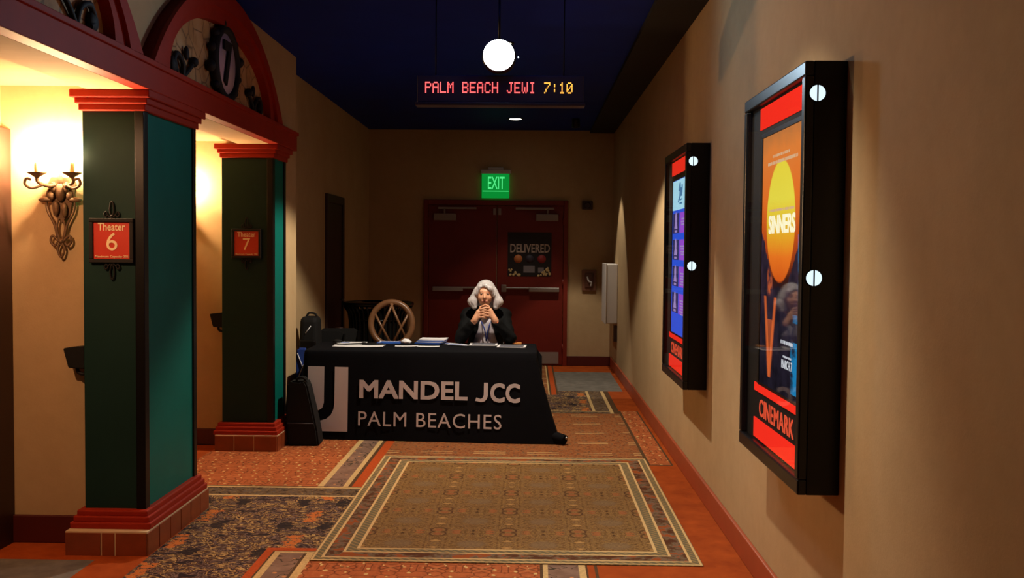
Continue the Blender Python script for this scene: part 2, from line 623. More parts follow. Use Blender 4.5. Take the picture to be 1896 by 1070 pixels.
def c_brown():
    m, b = new_mat('carpet_brown_medallion')
    x, y, z = xyz(); v = vec(x, y, 0.0)
    u = (((x + 0.1) / 0.42).frac() - 0.5).abs(); w = ((y / 0.46).frac() - 0.5).abs()
    mv = vec(u, w, 0.0)
    n = noise(mv, 10, 4, 0.65, 0.8) * 0.6 + noise(v, 30, 3, 0.6) * 0.4
    col = rampc(n, [(0.36, srgb(98, 54, 32)), (0.46, srgb(144, 84, 48)), (0.52, srgb(168, 104, 58)), (0.57, srgb(122, 92, 66)), (0.64, srgb(90, 50, 34))])
    ln = ((w - 0.42).abs()).lt(0.016) * u.lt(0.3)
    col = mixc(ln, col, srgb(214, 176, 118))
    return carpet_end(m, b, col, v)

def c_line(name, col, col2=None, per=0.05):
    m, b = new_mat(name)
    x, y, z = xyz(); v = vec(x, y, 0.0)
    c2 = col2 or tuple(0.8 * k for k in col[:3]) + (1,)
    c = rampc(noise(v, 60, 2), [(0.4, c2), (0.6, col)])
    return carpet_end(m, b, c, v)

def c_navyband():
    m, b = new_mat('carpet_band_scroll')
    x, y, z = xyz(); v = vec(x, y, 0.0)
    n = noise(v, 24, 3, 0.6, 1.0)
    col = rampc(n, [(0.38, srgb(60, 46, 40)), (0.48, srgb(120, 92, 58)), (0.56, srgb(92, 84, 84)), (0.64, srgb(150, 118, 72))])
    return carpet_end(m, b, col, v)

RX0, RX1, RY0, RY1 = -1.12, 0.893, 5.035, 7.64
def c_rug():
    m, b = new_mat('bordered_rug_weave')
    x, y, z = xyz(); v = vec(x, y, 0.0)
    e = (x - RX0).min(RX1 - x).min(y - RY0).min(RY1 - y)      # distance to the rug's edge
    # field: mirrored arabesque cells
    px, py = 0.395, 0.46
    cx = (RX0 + RX1) / 2
    u = (((x - cx) / px).frac() - 0.5).abs(); w = (((y - 0.06) / py).frac() - 0.5).abs()
    mv = vec(u * 0.9, w, 0.0)
    n = noise(mv, 13, 3, 0.62, 1.6) * 0.8 + noise(v, 50, 2) * 0.2
    n = (n - 0.5) * 2.9 + 0.5
    col = rampc(n, [(0.05, srgb(70, 48, 30)), (0.25, srgb(124, 98, 58)), (0.36, srgb(92, 64, 38)), (0.44, srgb(146, 118, 72)), (0.52, srgb(116, 94, 62)), (0.60, srgb(172, 140, 84)), (0.68, srgb(88, 60, 38)), (0.80, srgb(138, 118, 90)), (0.95, srgb(104, 76, 46))])
    # grey cartouches, rust hearts and dark hoops along the columns
    wb = (noise(mv, 20, 2, 0.6) - 0.5)
    q = (u * u * 14 + w * w * 26).sqrt() + wb * 0.5
    col = mixc((1 - q.sstep(0.55, 0.95)) * 0.55, col, srgb(128, 112, 90))
    k = ((u - 0.5) * (u - 0.5) * 30 + (w - 0.42) * (w - 0.42) * 40).sqrt() + wb * 0.25
    col = mixc((1 - (k - 0.62).abs().sstep(0.03, 0.12)) * 0.75, col, srgb(70, 42, 32))
    col = mixc((1 - k.sstep(0.26, 0.42)) * 0.6, col, srgb(158, 92, 56))
    k2 = ((u - 0.5) * (u - 0.5) * 110 + (w - 0.14) * (w - 0.14) * 420).sqrt() + wb * 0.8
    col = mixc((1 - k2.sstep(0.5, 0.8)) * 0.7, col, srgb(196, 160, 104))
    k3 = ((u - 0.24) * (u - 0.24) * 70 + (w - 0.46) * (w - 0.46) * 300).sqrt() + wb * 0.9
    col = mixc((1 - k3.sstep(0.4, 0.7)) * 0.5, col, srgb(172, 96, 58))
    col = mixc(1.0, col, (1.10, 0.97, 0.86, 1), 'MULTIPLY')
    # wide border: rust and blue grey blotches
    nb = (noise(v, 10, 2, 0.6) * 0.7 + noise(v, 44, 2) * 0.3 - 0.5) * 1.5 + 0.5
    bor = rampc(nb, [(0.40, srgb(92, 52, 30)), (0.48, srgb(112, 88, 62)), (0.54, srgb(122, 104, 88)), (0.60, srgb(156, 80, 36))])
    col = mixc(e.lt(0.225), col, bor)
    # guard bands: ticks between two cream lines
    tick = ((x + y) * 22).frac().lt(0.35)
    tk = mixc(tick, srgb(118, 106, 80), srgb(160, 132, 86))
    col = mixc(inside(e, 0.145, 0.222), col, tk)
    col = mixc(e.lt(0.064), col, tk)
    ln = inside(e, 0.004, 0.016) + inside(e, 0.050, 0.064) + inside(e, 0.145, 0.159) + inside(e, 0.208, 0.224)
    col = mixc(ln.clamp(), col, CRM)
    return carpet_end(m, b, col, v)
# ------------------------------------------------------------------ room shell
XW = 1.13          # right wall
YB = 13.85         # back wall
ZC = 3.25          # ceiling
XA = -2.05         # face of the arcade wall
XL = -2.25         # left wall beyond the arcade

# floor: one carpet made of woven pattern fields
CM = [c_orange(), c_salmon(), c_lilac(), c_navy(), c_brown(), c_line('carpet_cream_line', CRM), c_line('carpet_orange_line', srgb(196, 84, 34)),
      c_line('carpet_dark_line', srgb(96, 70, 46)), M['greymat'], c_navyband()]
OG, SA, LI, NV, BR, CR, OL, DK, GY, NB = range(10)
FR = [  # x0, x1, y0, y1, material; later ones lie over earlier ones
    (-2.50, -1.12, 6.64, 11.0, SA), (-1.42, -1.38, 6.64, 11.0, CR), (-1.38, -1.25, 6.64, 11.0, LI), (-1.25, -1.215, 6.64, 11.0, CR),
    (-1.215, -1.19, 6.64, 11.0, DK), (-1.19, -1.12, 6.64, 11.0, OL),
    (-1.96, -1.12, 1.0, 6.62, NV), (-2.30, -1.96, 5.87, 6.62, NV), (-2.30, -1.12, 6.36, 6.62, NB), (-2.30, -1.12, 6.59, 6.62, CR), (-2.30, -1.12, 6.62, 6.64, DK), (-2.30, -1.12, 6.36, 6.39, CR),
    (-1.39, -1.12, 1.0, 5.255, OL), (-1.345, -1.12, 1.0, 5.205, DK), (-1.335, -1.12, 1.0, 5.195, CR), (-1.30, -1.16, 1.0, 5.165, LI), (-1.175, -1.16, 1.0, 5.165, DK),
    (-1.12, 0.06, 1.0, 5.035, SA), (0.06, 0.075, 1.0, 5.035, DK), (0.075, 0.10, 1.0, 5.035, CR), (0.10, 0.255, 1.0, 5.035, LI), (0.255, 0.29, 1.0, 5.035, CR), (0.29, 0.30, 1.0, 5.035, DK), (0.335, 0.35, 1.0, 5.035, DK),
    (-1.12, 0.893, 7.64, 9.78, BR),
    (0.885, 1.08, 7.43, 9.95, DK), (0.91, 1.065, 7.455, 9.94, SA),
    (-1.12, 0.885, 9.78, 11.36, NV), (-1.12, 0.885, 9.78, 9.90, NB), (-1.12, 0.885, 9.90, 9.93, CR), (0.63, 0.66, 9.93, 11.36, CR), (0.66, 0.80, 9.93, 11.36, NB), (0.80, 0.835, 9.80, 11.36, CR), (0.835, 0.89, 9.78, 11.36, DK),
    (-1.12, 0.21, 11.03, 13.85, BR), (0.21, 0.225, 11.03, 13.85, CR), (0.225, 0.245, 11.03, 13.85, DK), (0.245, 0.30, 11.03, 13.85, OL), (0.30, 0.32, 11.03, 13.85, DK),
    (0.32, 1.06, 11.34, 13.12, GY),
    (-2.78, -2.21, 1.0, 5.0, GY),
]
def make_floor():
    X0, X1, Y0, Y1 = -3.45, 1.25, 0.2, 14.0
    xs = sorted({X0, X1} | {a for r in FR for a in r[:2]})
    ys = sorted({Y0, Y1} | {a for r in FR for a in r[2:4]})
    bm = BM()
    g = [[bm.verts.new((x, y, 0)) for y in ys] for x in xs]
    for i in range(len(xs) - 1):
        for j in range(len(ys) - 1):
            cx, cy = (xs[i] + xs[i + 1]) / 2, (ys[j] + ys[j + 1]) / 2
            mi = OG
            for x0, x1, y0, y1, m in FR:
                if x0 < cx < x1 and y0 < cy < y1: mi = m
            f = bm.faces.new((g[i][j], g[i + 1][j], g[i + 1][j + 1], g[i][j + 1]))
            f.material_index = mi
    struct('floor', bm, CM)
make_floor()

struct('wall_right', box(BM(), XW, XW + 0.15, 0.2, YB + 0.15, 0, 3.4), M['wall'])
struct('wall_back', box(BM(), XL - 0.15, XW, YB, YB + 0.15, 0, 3.4), M['wall'])
struct('wall_left', box(BM(), XL - 0.15, XL, 8.7, YB, 0, 3.4), M['wall'])
struct('ceiling', box(BM(), XL - 0.15, XW, 0.2, YB, ZC, ZC + 0.1), M['ceil'])
struct('trim_1', box(BM(), 0.80, XW, 0.2, YB, 3.215, ZC), M['soffit_black'])
# arcade: the wall above the arches, the two cross walls that part the theatre entrances, their lowered ceiling
struct('wall_arcade', box(BM(), -2.3, XA, 0.2, 8.7, 2.44, ZC), M['wall'])
b = box(BM(), -3.25, -2.34, 5.3, 5.9, 0, 2.45)
struct('wall_entrance_near', b, M['wall'])
b = box(BM(), -3.40, -2.30, 8.0, 8.7, 0, 2.45)
struct('wall_entrance_far', b, M['wall'])
struct('wall_entrance_end', box(BM(), -2.30, XA, 8.252, 8.7, 0, 2.45), M['wall'])
struct('wall_entrance_side', box(BM(), -2.98, -2.83, 0.2, 5.3, 0, 2.6), M['wall'])
struct('wall_entrance_side_far', box(BM(), -3.40, -3.25, 5.9, 8.0, 0, 2.6), M['wall'])
struct('ceiling_entrance', box(BM(), -3.40, -2.3, 0.2, 8.7, 2.45, 2.52), M['wall'])

# baseboards
def bboard(name, x0, x1, y0, y1, h=0.135, m='basedark'):
    struct(name, box(BM(), x0, x1, y0, y1, 0, h, 0.006), M[m])
bboard('baseboard_right', XW - 0.022, XW, 0.2, YB, 0.135, 'redbase')
bboard('baseboard_back', 0.51, XW - 0.022, YB - 0.022, YB)
bboard('baseboard_back_left', XL, -1.49, YB - 0.022, YB)
bboard('baseboard_left', XL, XL + 0.022, 8.7, 10.86)
bboard('baseboard_left_far', XL, XL + 0.022, 11.9, YB - 0.022)
bboard('baseboard_entrance_near', -2.83, -2.41, 5.28, 5.3, 0.15)
bboard('baseboard_entrance_far', -3.25, -2.475, 7.98, 8.0)

# beam over the pillars
b = box(BM(), XA, -1.97, 0.4, 8.39, 2.41, 2.565, 0.004)
box(b, XA, -1.955, 0.4, 8.40, 2.535, 2.565, 0.004)
struct('trim_2', b, M['red'])
struct('trim_3', box(BM(), -2.3, XA, 0.4, 8.39, 2.41, 2.44), M['wall'])

# entrance door in the side wall of the near alcove (its frame shows at the left edge)
b = box(BM(), -2.83, -2.775, 5.12, 5.30, 0, 2.22, 0.005)
box(b, -2.83, -2.775, 4.0, 4.12, 0, 2.22, 0.005)
box(b, -2.83, -2.775, 4.12, 5.12, 2.12, 2.22, 0.005)
d1 = struct('door_1', b, M['doordark'])
struct('door_leaf', box(BM(), -2.83, -2.80, 4.12, 5.12, 0.01, 2.12), M['doordark'], d1)

# dark doorway in the left wall far behind the table
b = box(BM(), XL - 0.02, XL + 0.03, 10.88, 10.97, 0, 2.2, 0.004)
box(b, XL - 0.02, XL + 0.03, 11.79, 11.88, 0, 2.2, 0.004)
box(b, XL - 0.02, XL + 0.03, 10.97, 11.79, 2.11, 2.2, 0.004)
d2 = struct('door_2', b, M['doordark'])
struct('door_leaf', box(BM(), XL, XL + 0.012, 10.97, 11.79, 0.01, 2.11), M['doordark'], d2)
struct('door_handle', tube(BM(), [(XL + 0.01, 11.70, 1.0), (XL + 0.06, 11.70, 1.0), (XL + 0.06, 11.6, 1.0)], 0.01), M['steel'], d2)

# double exit door in the back wall
b = box(BM(), -1.48, -1.42, YB - 0.05, YB, 0, 2.285, 0.006)
box(b, 0.45, 0.51, YB - 0.05, YB, 0, 2.285, 0.006)
box(b, -1.42, 0.45, YB - 0.05, YB, 2.215, 2.285, 0.006)
d3 = struct('door_3', b, M['doorframe'])
for s, (x0, x1) in enumerate(((-1.415, -0.475), (-0.465, 0.445))):
    lf = struct('door_leaf', box(BM(), x0, x1, YB - 0.035, YB - 0.003, 0.012, 2.21, 0.003), M['door'], d3)
    hx = x0 if s == 0 else x1
    sg = 1 if s == 0 else -1
    # closer body and its arm
    cb = box(BM(), min(hx + sg * 0.07, hx + sg * 0.38), max(hx + sg * 0.07, hx + sg * 0.38), YB - 0.10, YB - 0.035, 2.00, 2.095, 0.008)
    struct('door_closer', cb, M['closer'], d3)
    ar = box(BM(), min(hx + sg * 0.13, hx + sg * 0.66), max(hx + sg * 0.13, hx + sg * 0.66), YB - 0.085, YB - 0.06, 2.155, 2.185, 0.004)
    tube(ar, [(hx + sg * 0.22, YB - 0.075, 2.09), (hx + sg * 0.22, YB - 0.075, 2.16)], 0.012)
    struct('closer_arm', ar, M['closer'], d3)
    # panic bar
    a0, a1 = (x0 + 0.06, x1 - 0.05)
    pb = box(BM(), a0, a1, YB - 0.085, YB - 0.04, 1.06, 1.085, 0.006)
    if s == 1:
        box(pb, a1 - 0.42, a1, YB - 0.10, YB - 0.035, 1.025, 1.085, 0.006)
        box(pb, a0, a0 + 0.07, YB - 0.10, YB - 0.035, 1.02, 1.12, 0.006)
    else:
        box(pb, a0, a0 + 0.42, YB - 0.10, YB - 0.035, 1.025, 1.085, 0.006)
        box(pb, a1 - 0.07, a1, YB - 0.10, YB - 0.035, 1.02, 1.12, 0.006)
    struct('panic_bar', pb, M['steel'] if s else M['closer'], d3)
    struct('kick_plate', box(BM(), x0 + 0.05, x1 - 0.05, YB - 0.04, YB - 0.034, 0.03, 0.19), M['closer'], d3)
    struct('latch_plate', box(BM(), (x1 - 0.05 if s == 0 else x0 + 0.01), (x1 - 0.01 if s == 0 else x0 + 0.05), YB - 0.06, YB - 0.03, 2.08, 2.17, 0.004), M['closer'], d3)
    hg = BM()
    for z in (0.25, 1.15, 2.0):
        tube(hg, [(hx, YB - 0.045, z - 0.05), (hx, YB - 0.045, z + 0.05)], 0.010)
    struct('hinge', hg, M['doorframe'], d3)

# ------------------------------------------------------------------ pillars
def pillar(label, x0, x1, y0, y1, px0, py0, py1):
    t = thing('pillar', label, 'pillar', ((x0 + x1) / 2, (y0 + y1) / 2, 0))
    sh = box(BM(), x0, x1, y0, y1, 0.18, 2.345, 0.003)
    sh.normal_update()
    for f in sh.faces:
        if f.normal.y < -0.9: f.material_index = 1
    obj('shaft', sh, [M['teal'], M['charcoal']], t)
    g = box(BM(), x1 - 0.040, x1 + 0.010, y0 - 0.010, y0 + 0.05, 0.2, 2.32, 0.004)
    obj('corner_guard', g, M['black'], t, 'black corner strip down the shaft')
    g = box(BM(), x1 - 0.03, x1 + 0.010, y1 - 0.05, y1 + 0.004, 0.2, 2.32, 0.004)
    obj('corner_guard', g, M['black'], t, 'black corner strip down the shaft')
    c = BM()
    for k, (o, za, zb) in enumerate(((0.012, 2.305, 2.345), (0.026, 2.34, 2.375), (0.045, 2.37, 2.412))):
        box(c, x0 - o, x1 + o + 0.012, y0 - o - 0.01, y1 + o, za, zb, 0.006)
    obj('capital', c, M['red'], t, 'red stepped capital')
    c = BM()
    for k, (o, za, zb) in enumerate(((0.05, 0.122, 0.158), (0.038, 0.154, 0.188), (0.024, 0.184, 0.216))):
        box(c, x0 - o, x1 + o + 0.008, y0 - o - 0.025, y1 + o, za, zb, 0.007)
    obj('base_moulding', c, M['red'], t, 'red stepped base moulding')
    # tiled plinth: cream core with terracotta tiles standing proud of it
    X0, X1, Y0, Y1 = px0, x1 + 0.062, py0, py1
    c = box(BM(), X0 + 0.003, X1 - 0.003, Y0 + 0.003, Y1 - 0.003, 0.0, 0.125, 0)
    gx = [X0, X0 + 0.19, X0 + 0.262, X1] if py1 - py0 > 0.8 else [X0, X0 + 0.155, X0 + 0.31, X1]
    for a, bb in zip(gx[:-1], gx[1:]):
        box(c, a + 0.004, bb - 0.004, Y0 - 0.002, Y0 + 0.02, 0.0, 0.118, 0.0015, 1)
    n = max(2, round((Y1 - Y0) / 0.155))
    for k in range(n):
        a = Y0 + (Y1 - Y0) * k / n; bb = Y0 + (Y1 - Y0) * (k + 1) / n
        box(c, X1 - 0.02, X1 + 0.002, a + 0.004, bb - 0.004, 0.0, 0.118, 0.0015, 1)
    obj('plinth', c, [M['grout'], M['tile']], t, 'terracotta tile plinth with cream grout')
    return t
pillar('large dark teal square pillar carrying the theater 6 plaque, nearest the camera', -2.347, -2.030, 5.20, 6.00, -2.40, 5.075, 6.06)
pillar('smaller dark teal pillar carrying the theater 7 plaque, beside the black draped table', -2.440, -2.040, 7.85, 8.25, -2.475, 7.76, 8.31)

# ------------------------------------------------------------------ arches over the entrances
def arch(label, yc, num):
    t = thing('arch', label, 'arch', (XA, yc, 2.565), None)
    R, zc = 1.695, 3.232 - 1.695
    N = 40
    half = 1.345
    a0 = math.asin(half / R)
    outer = [(yc + R * sin(a), zc + R * cos(a)) for a in [-a0 + 2 * a0 * i / N for i in range(N + 1)]]
    def inner(i, w, h):
        a = pi - pi * i / N
        return (yc + w * cos(a), 2.565 + h * sin(a) ** 0.9 if 0 < i < N else 2.565)
    inn = [inner(i, 1.06, 0.465) for i in range(N + 1)]
    def ring(A, B, x0, x1, bm):
        va = [[bm.verts.new((x, p[0], p[1])) for p in P] for x in (x0, x1) for P in (A, B)]
        a_lo, b_lo, a_hi, b_hi = va
        for i in range(N):
            bm.faces.new((a_lo[i], a_lo[i + 1], b_lo[i + 1], b_lo[i]))
            bm.faces.new((a_hi[i], b_hi[i], b_hi[i + 1], a_hi[i + 1]))
            bm.faces.new((a_lo[i], a_hi[i], a_hi[i + 1], a_lo[i + 1]))
            bm.faces.new((b_lo[i], b_lo[i + 1], b_hi[i + 1], b_hi[i]))
        bm.faces.new((a_lo[0], b_lo[0], b_hi[0], a_hi[0]))
        bm.faces.new((a_lo[N], a_hi[N], b_hi[N], b_lo[N]))
        bmesh.ops.recalc_face_normals(bm, faces=bm.faces[:])
        return bm
    mid = [(o[0] * 0.45 + q[0] * 0.55, o[1] * 0.45 + q[1] * 0.55) for o, q in zip(outer, inn)]
    b = ring(outer, inn, XA, -1.985, BM())
    ring(outer, mid, XA, -1.962, b)
    obj('arch_moulding', b, M['red'], t)
    # plaster lunette
    b = BM()
    prism(b, [(p[0], p[1]) for p in inn], lambda u, v, w: (XA + w, u, v), 0.008)
    obj('lunette_panel', b, M['lunette'], t, 'mottled ochre plaster panel')
    # numbered medallion
    md = BM()
    lathe(md, [(0.0001, 0), (0.205, 0), (0.205, 0.012), (0.0001, 0.012)], (XA + 0.032, yc + 0.02, 2.80), 'X', 40)
    plate = obj('medallion', md, plain('medallion_lilac_%s' % num, srgb(196, 176, 190), 0.6), t, 'pale round medallion')
    rg = BM()
    tube(rg, [(XA + 0.036, yc + 0.02 + 0.232 * cos(a), 2.80 + 0.225 * sin(a)) for a in [2 * pi * k / 48 for k in range(48)]], 0.034, 8, closed=True)
    for k in range(12):
        a = 2 * pi * k / 12 + 0.26
        r = 0.285 if k % 3 else 0.315
        if 2.80 + r * sin(a) < 2.59: continue
        ball(rg, (XA + 0.035, yc + 0.02 + r * cos(a), 2.80 + r * 0.8 * sin(a)), 0.03 if k % 3 else 0.038, 8)
    obj('iron_ring', rg, M['ironblack'], t, 'black scalloped iron ring')
    nb = BM()
    text(nb, num, lambda u, v, w: (XA + 0.046 + 0.014 * w, yc + 0.02 - 0.085 + 0.17 * u, 2.655 + 0.29 * v), 0.035)
    obj('numeral', nb, M['ironblack'], plate, 'black numeral %s' % num)
    # wrought iron sprays in the two corners
    for s in (-1, 1):
        o = BM()
        yb = yc + s * 0.86
        tube(o, smoothpath([(XA + 0.02, yb - s * 0.12, 2.57), (XA + 0.03, yb - s * 0.10, 2.66), (XA + 0.03, yb + s * 0.0, 2.70), (XA + 0.03, yb + s * 0.05, 2.64), (XA + 0.03, yb, 2.60)]), 0.016, 6)
        tube(o, smoothpath([(XA + 0.02, yb - s * 0.12, 2.58), (XA + 0.03, yb - s * 0.20, 2.64), (XA + 0.03, yb - s * 0.26, 2.68)]), 0.014, 6)
        ball(o, (XA + 0.03, yb - s * 0.28, 2.70), 0.032, 8)
        ball(o, (XA + 0.03, yb - s * 0.16, 2.73), 0.028, 8, sc3=(0.6, 0.8, 1.5))
        ball(o, (XA + 0.025, yb + s * 0.04, 2.63), 0.05, 8, sc3=(0.4, 1, 1))
        obj('iron_spray', o, M['ironblack'], t, 'black iron scroll in the corner of the arch')
    return t
arch('dark red arch with numeral 7 medallion above the middle of the arcade', 6.54, '7')
arch('cut-off dark red arch at the top left corner with vine ornament', 3.70, '6')

# ------------------------------------------------------------------ theatre plaques
def fleur(bm, x, y, z, s, k=1.0):
    """small three-loop iron finial; s = +1 up, -1 down"""
    f = lambda a, h: (x + a * k, y, z + s * h * k)
    tube(bm, smoothpath([f(0, 0), f(-0.010, 0.035), f(-0.009, 0.07), f(0, 0.088), f(0.009, 0.07), f(0.010, 0.035), f(0, 0)]), 0.0042 * k, 6)
    for d in (-1, 1):
        tube(bm, smoothpath([f(0, 0.002), f(d * 0.016, 0.012), f(d * 0.030, 0.034), f(d * 0.040, 0.022), f(d * 0.032, 0.008), f(d * 0.020, 0.016)]), 0.0042 * k, 6)
    ball(bm, f(0, 0.012), 0.008 * k, 8)

def plaque(label, xc, zc, y, num):
    t = thing('theater_sign', label, 'sign', (xc, y, zc - 0.115))
    w = 0.116
    fr = BM()
    for (a, b_, c, d) in ((-w, w, w - 0.02, w), (-w, w, -w, -w + 0.02), (-w, -w + 0.02, -w + 0.02, w - 0.02), (w - 0.02, w, -w + 0.02, w - 0.02)):
        box(fr, xc + a, xc + b_, y - 0.026, y, zc + c, zc + d, 0.003)
    obj('frame', fr, M['ironblack'], t)
    pn = obj('panel', box(BM(), xc - w + 0.018, xc + w - 0.018, y - 0.014, y, zc - w + 0.018, zc + w - 0.018), M['signred'], t)
    yy = y - 0.0145
    lines = []
    tx = BM(); text(tx, 'Theater', on_front(xc - 0.072, xc + 0.072, zc + 0.052, zc + 0.092, yy), 0.012); lines.append(tx)
    tx = BM(); text(tx, num, on_front(xc - 0.028, xc + 0.030, zc - 0.052, zc + 0.042, yy), 0.0); lines.append(tx)
    lines += text_words('Maximum Capacity 206', on_front(xc - 0.088, xc + 0.088, zc - 0.092, zc - 0.077, yy), bold=0.012)
    for tx in lines:
        obj('lettering', tx, M['cream'], pn, 'cream lettering')
    for s in (1, -1):
        o = BM()
        fleur(o, xc, y - 0.012, zc + s * w, s)
        obj('finial', o, M['ironblack'], t, 'black iron finial')
plaque('red theater 6 plaque framed in black iron on the near teal pillar', -2.190, 1.6305, 5.20, '6')
plaque('red theater 7 plaque framed in black iron on the far teal pillar', -2.240, 1.632, 7.85, '7')

# ------------------------------------------------------------------ candle sconces
def sconce(label, T, group=None):
    """built around (0,0,0) = centre of the back plate on the wall; T maps local (x across, y out of wall, z up)"""
    t = thing('wall_sconce', label, 'wall lamp', T(0, 0, -0.3), group)
    bp = BM()
    P = lambda x, y, z: Vector(T(x, y, z))
    prof = [(-0.055, 0.10), (0.055, 0.10), (0.075, 0.06), (0.06, 0.0), (0.045, -0.10), (0.0, -0.14), (-0.045, -0.10), (-0.06, 0.0), (-0.075, 0.06)]
    prism(bp, prof, lambda u, v, w: P(u, w, v), 0.02)
    for (x, z, sx, sz, r) in ((0, 0.02, 0.8, 1.5, 0.034), (-0.080, -0.02, 1.9, 0.7, 0.020), (0.080, -0.02, 1.9, 0.7, 0.020), (0.022, -0.075, 0.7, 1.9, 0.022), (-0.022, -0.065, 0.7, 1.9, 0.022), (0.035, 0.045, 0.8, 1.4, 0.022), (-0.035, 0.045, 0.8, 1.4, 0.022), (0.0, 0.085, 0.7, 1.5, 0.022), (-0.05, 0.0, 1.0, 1.2, 0.020), (0.05, 0.0, 1.0, 1.2, 0.020)):
        n0 = len(bp.verts)
        ball(bp, (0, 0, 0), r, 8, sc3=(sx, 0.6, sz))
        bp.verts.ensure_lookup_table()
        for v in bp.verts[n0:]:
            v.co = P(v.co.x + x, v.co.y + 0.035, v.co.z + z)
    obj('back_plate', bp, M['iron'], t, 'brown iron leaf plate')
    sc_ = BM()
    for d in (-1, 1):
        tube(sc_, [P(*p) for p in smoothpath([(d * 0.03, 0.03, 0.05), (d * 0.065, 0.03, 0.03), (d * 0.075, 0.03, -0.02), (d * 0.070, 0.03, -0.08), (d * 0.035, 0.03, -0.15), (d * 0.018, 0.03, -0.22)])], 0.0065, 6)
        tube(sc_, [P(*p) for p in smoothpath([(d * 0.012, 0.03, -0.24), (d * 0.045, 0.03, -0.21), (d * 0.055, 0.03, -0.24), (d * 0.035, 0.03, -0.265), (d * 0.022, 0.03, -0.245)])], 0.0065, 6)
        tube(sc_, [P(*p) for p in smoothpath([(d * 0.012, 0.03, -0.12), (d * 0.022, 0.03, -0.17), (d * 0.008, 0.03, -0.23), (d * 0.004, 0.03, -0.26)])], 0.006, 6)
    tube(sc_, [P(*p) for p in smoothpath([(0, 0.03, -0.24), (-0.018, 0.03, -0.28), (0, 0.03, -0.325), (0.018, 0.03, -0.28), (0, 0.03, -0.24)])], 0.006, 6)
    ball(sc_, P(0, 0.03, -0.24), 0.014, 8)
    obj('lower_scroll', sc_, M['iron'], t, 'brown iron scrollwork')
    for d in (-1, 1):
        ar = BM()
        tube(ar, [P(*p) for p in smoothpath([(d * 0.02, 0.03, 0.06), (d * 0.05, 0.07, 0.05), (d * 0.093, 0.085, 0.07), (d * 0.093, 0.098, 0.10)])], 0.009, 8)
        tube(ar, [P(*p) for p in smoothpath([(d * 0.06, 0.095, 0.055), (d * 0.11, 0.115, 0.035), (d * 0.145, 0.12, 0.055), (d * 0.138, 0.12, 0.085), (d * 0.115, 0.12, 0.08)])], 0.007, 6)
        a_ = obj('arm', ar, M['iron'], t, 'curled iron arm')
        c = BM()
        q = P(d * 0.093, 0.098, 0.10)
        lathe(c, [(0.008, -0.01), (0.02, 0.0), (0.048, 0.016), (0.05, 0.02), (0.012, 0.016)], q, 'Z', 20)
        obj('drip_pan', c, M['iron'], a_, 'shallow iron drip pan')
        c = BM()
        lathe(c, [(0.0125, 0.012), (0.0125, 0.085), (0.006, 0.09)], q, 'Z', 14)
        obj('candle', c, plain('candle_ivory', srgb(226, 190, 130), 0.6), a_, 'ivory candle tube')
        c = BM()
        lathe(c, [(0.004, 0.088), (0.0115, 0.105), (0.012, 0.115), (0.007, 0.135), (0.001, 0.152)], q, 'Z', 12)
        obj('flame_bulb', c, M['bulb'], a_, 'glowing flame bulb')
    return t
sconce('lit iron candle sconce on the wall left of the theater 6 pillar', lambda x, y, z: (-2.497 + x, 5.30 - y, 1.865 + z))
sconce('iron candle sconce hidden in the theater 7 entrance between the pillars', lambda x, y, z: (-2.86 + x, 8.0 - y, 1.865 + z))

# ------------------------------------------------------------------ small ticket holders by the pillars
def pocket(label, x1, y1, zt):
    t = thing('ticket_holder', label, 'box', (x1, y1, zt - 0.13))
    b = BM()
    prism(b, [(0.0, 0.0), (-0.115, -0.012), (-0.088, -0.115), (0.0, -0.12)], lambda u, v, w: (x1 + u, y1 - w, zt + v), 0.085)
    bmesh.ops.bevel(b, geom=b.edges[:], offset=0.004, segments=2, affect='EDGES')
    obj('case', b, M['blackmatte'], t)
    b = BM()
    tube(b, smoothpath([(x1 - 0.055, y1 - 0.05, zt - 0.112), (x1 - 0.05, y1 - 0.05, zt - 0.14), (x1 - 0.02, y1 - 0.05, zt - 0.15), (x1, y1 - 0.05, zt - 0.13)]), 0.010, 8)
    obj('bracket', b, M['ironblack'], t, 'curved bracket')
pocket('black box on the wall left of the near teal pillar, below the sconce', -2.351, 5.298, 1.072)
pocket('black box on the wall left of the far teal pillar', -2.445, 7.998, 1.080)

# ------------------------------------------------------------------ overhead: spotlight, message board, downlights
def spotlight():
    x, y, z = -0.213, 6.33, 2.822
    t = thing('spotlight', 'glaring white round spotlight hanging above the scrolling message board', 'lamp', (x, y, z))
    b = BM()
    lathe(b, [(0.098, 0.0), (0.104, 0.004), (0.108, 0.03), (0.106, 0.09), (0.07, 0.13), (0.0001, 0.135)], (x, y, z), 'Y', 40, caps=False)
    obj('housing', b, M['black'], t)
    b = BM()
    lathe(b, [(0.0001, -0.016), (0.05, -0.013), (0.085, -0.006), (0.102, 0.003)], (x, y, z), 'Y', 40, caps=False)
    obj('lens', b, M['lamp'], t, 'white glowing lens', smooth=True)
    b = BM()
    tube(b, [(x, y + 0.07, z + 0.1), (x, y + 0.07, ZC)], 0.007)
    lathe(b, [(0.05, 0), (0.05, 0.02)], (x, y + 0.07, ZC - 0.02), 'Z', 20)
    obj('stem', b, M['black'], t)
    b = BM()
    ball(b, (x + 0.122, y, z - 0.012), 0.0045, 8)
    obj('indicator', b, M['led_blue'], t, 'tiny pale blue indicator')
spotlight()

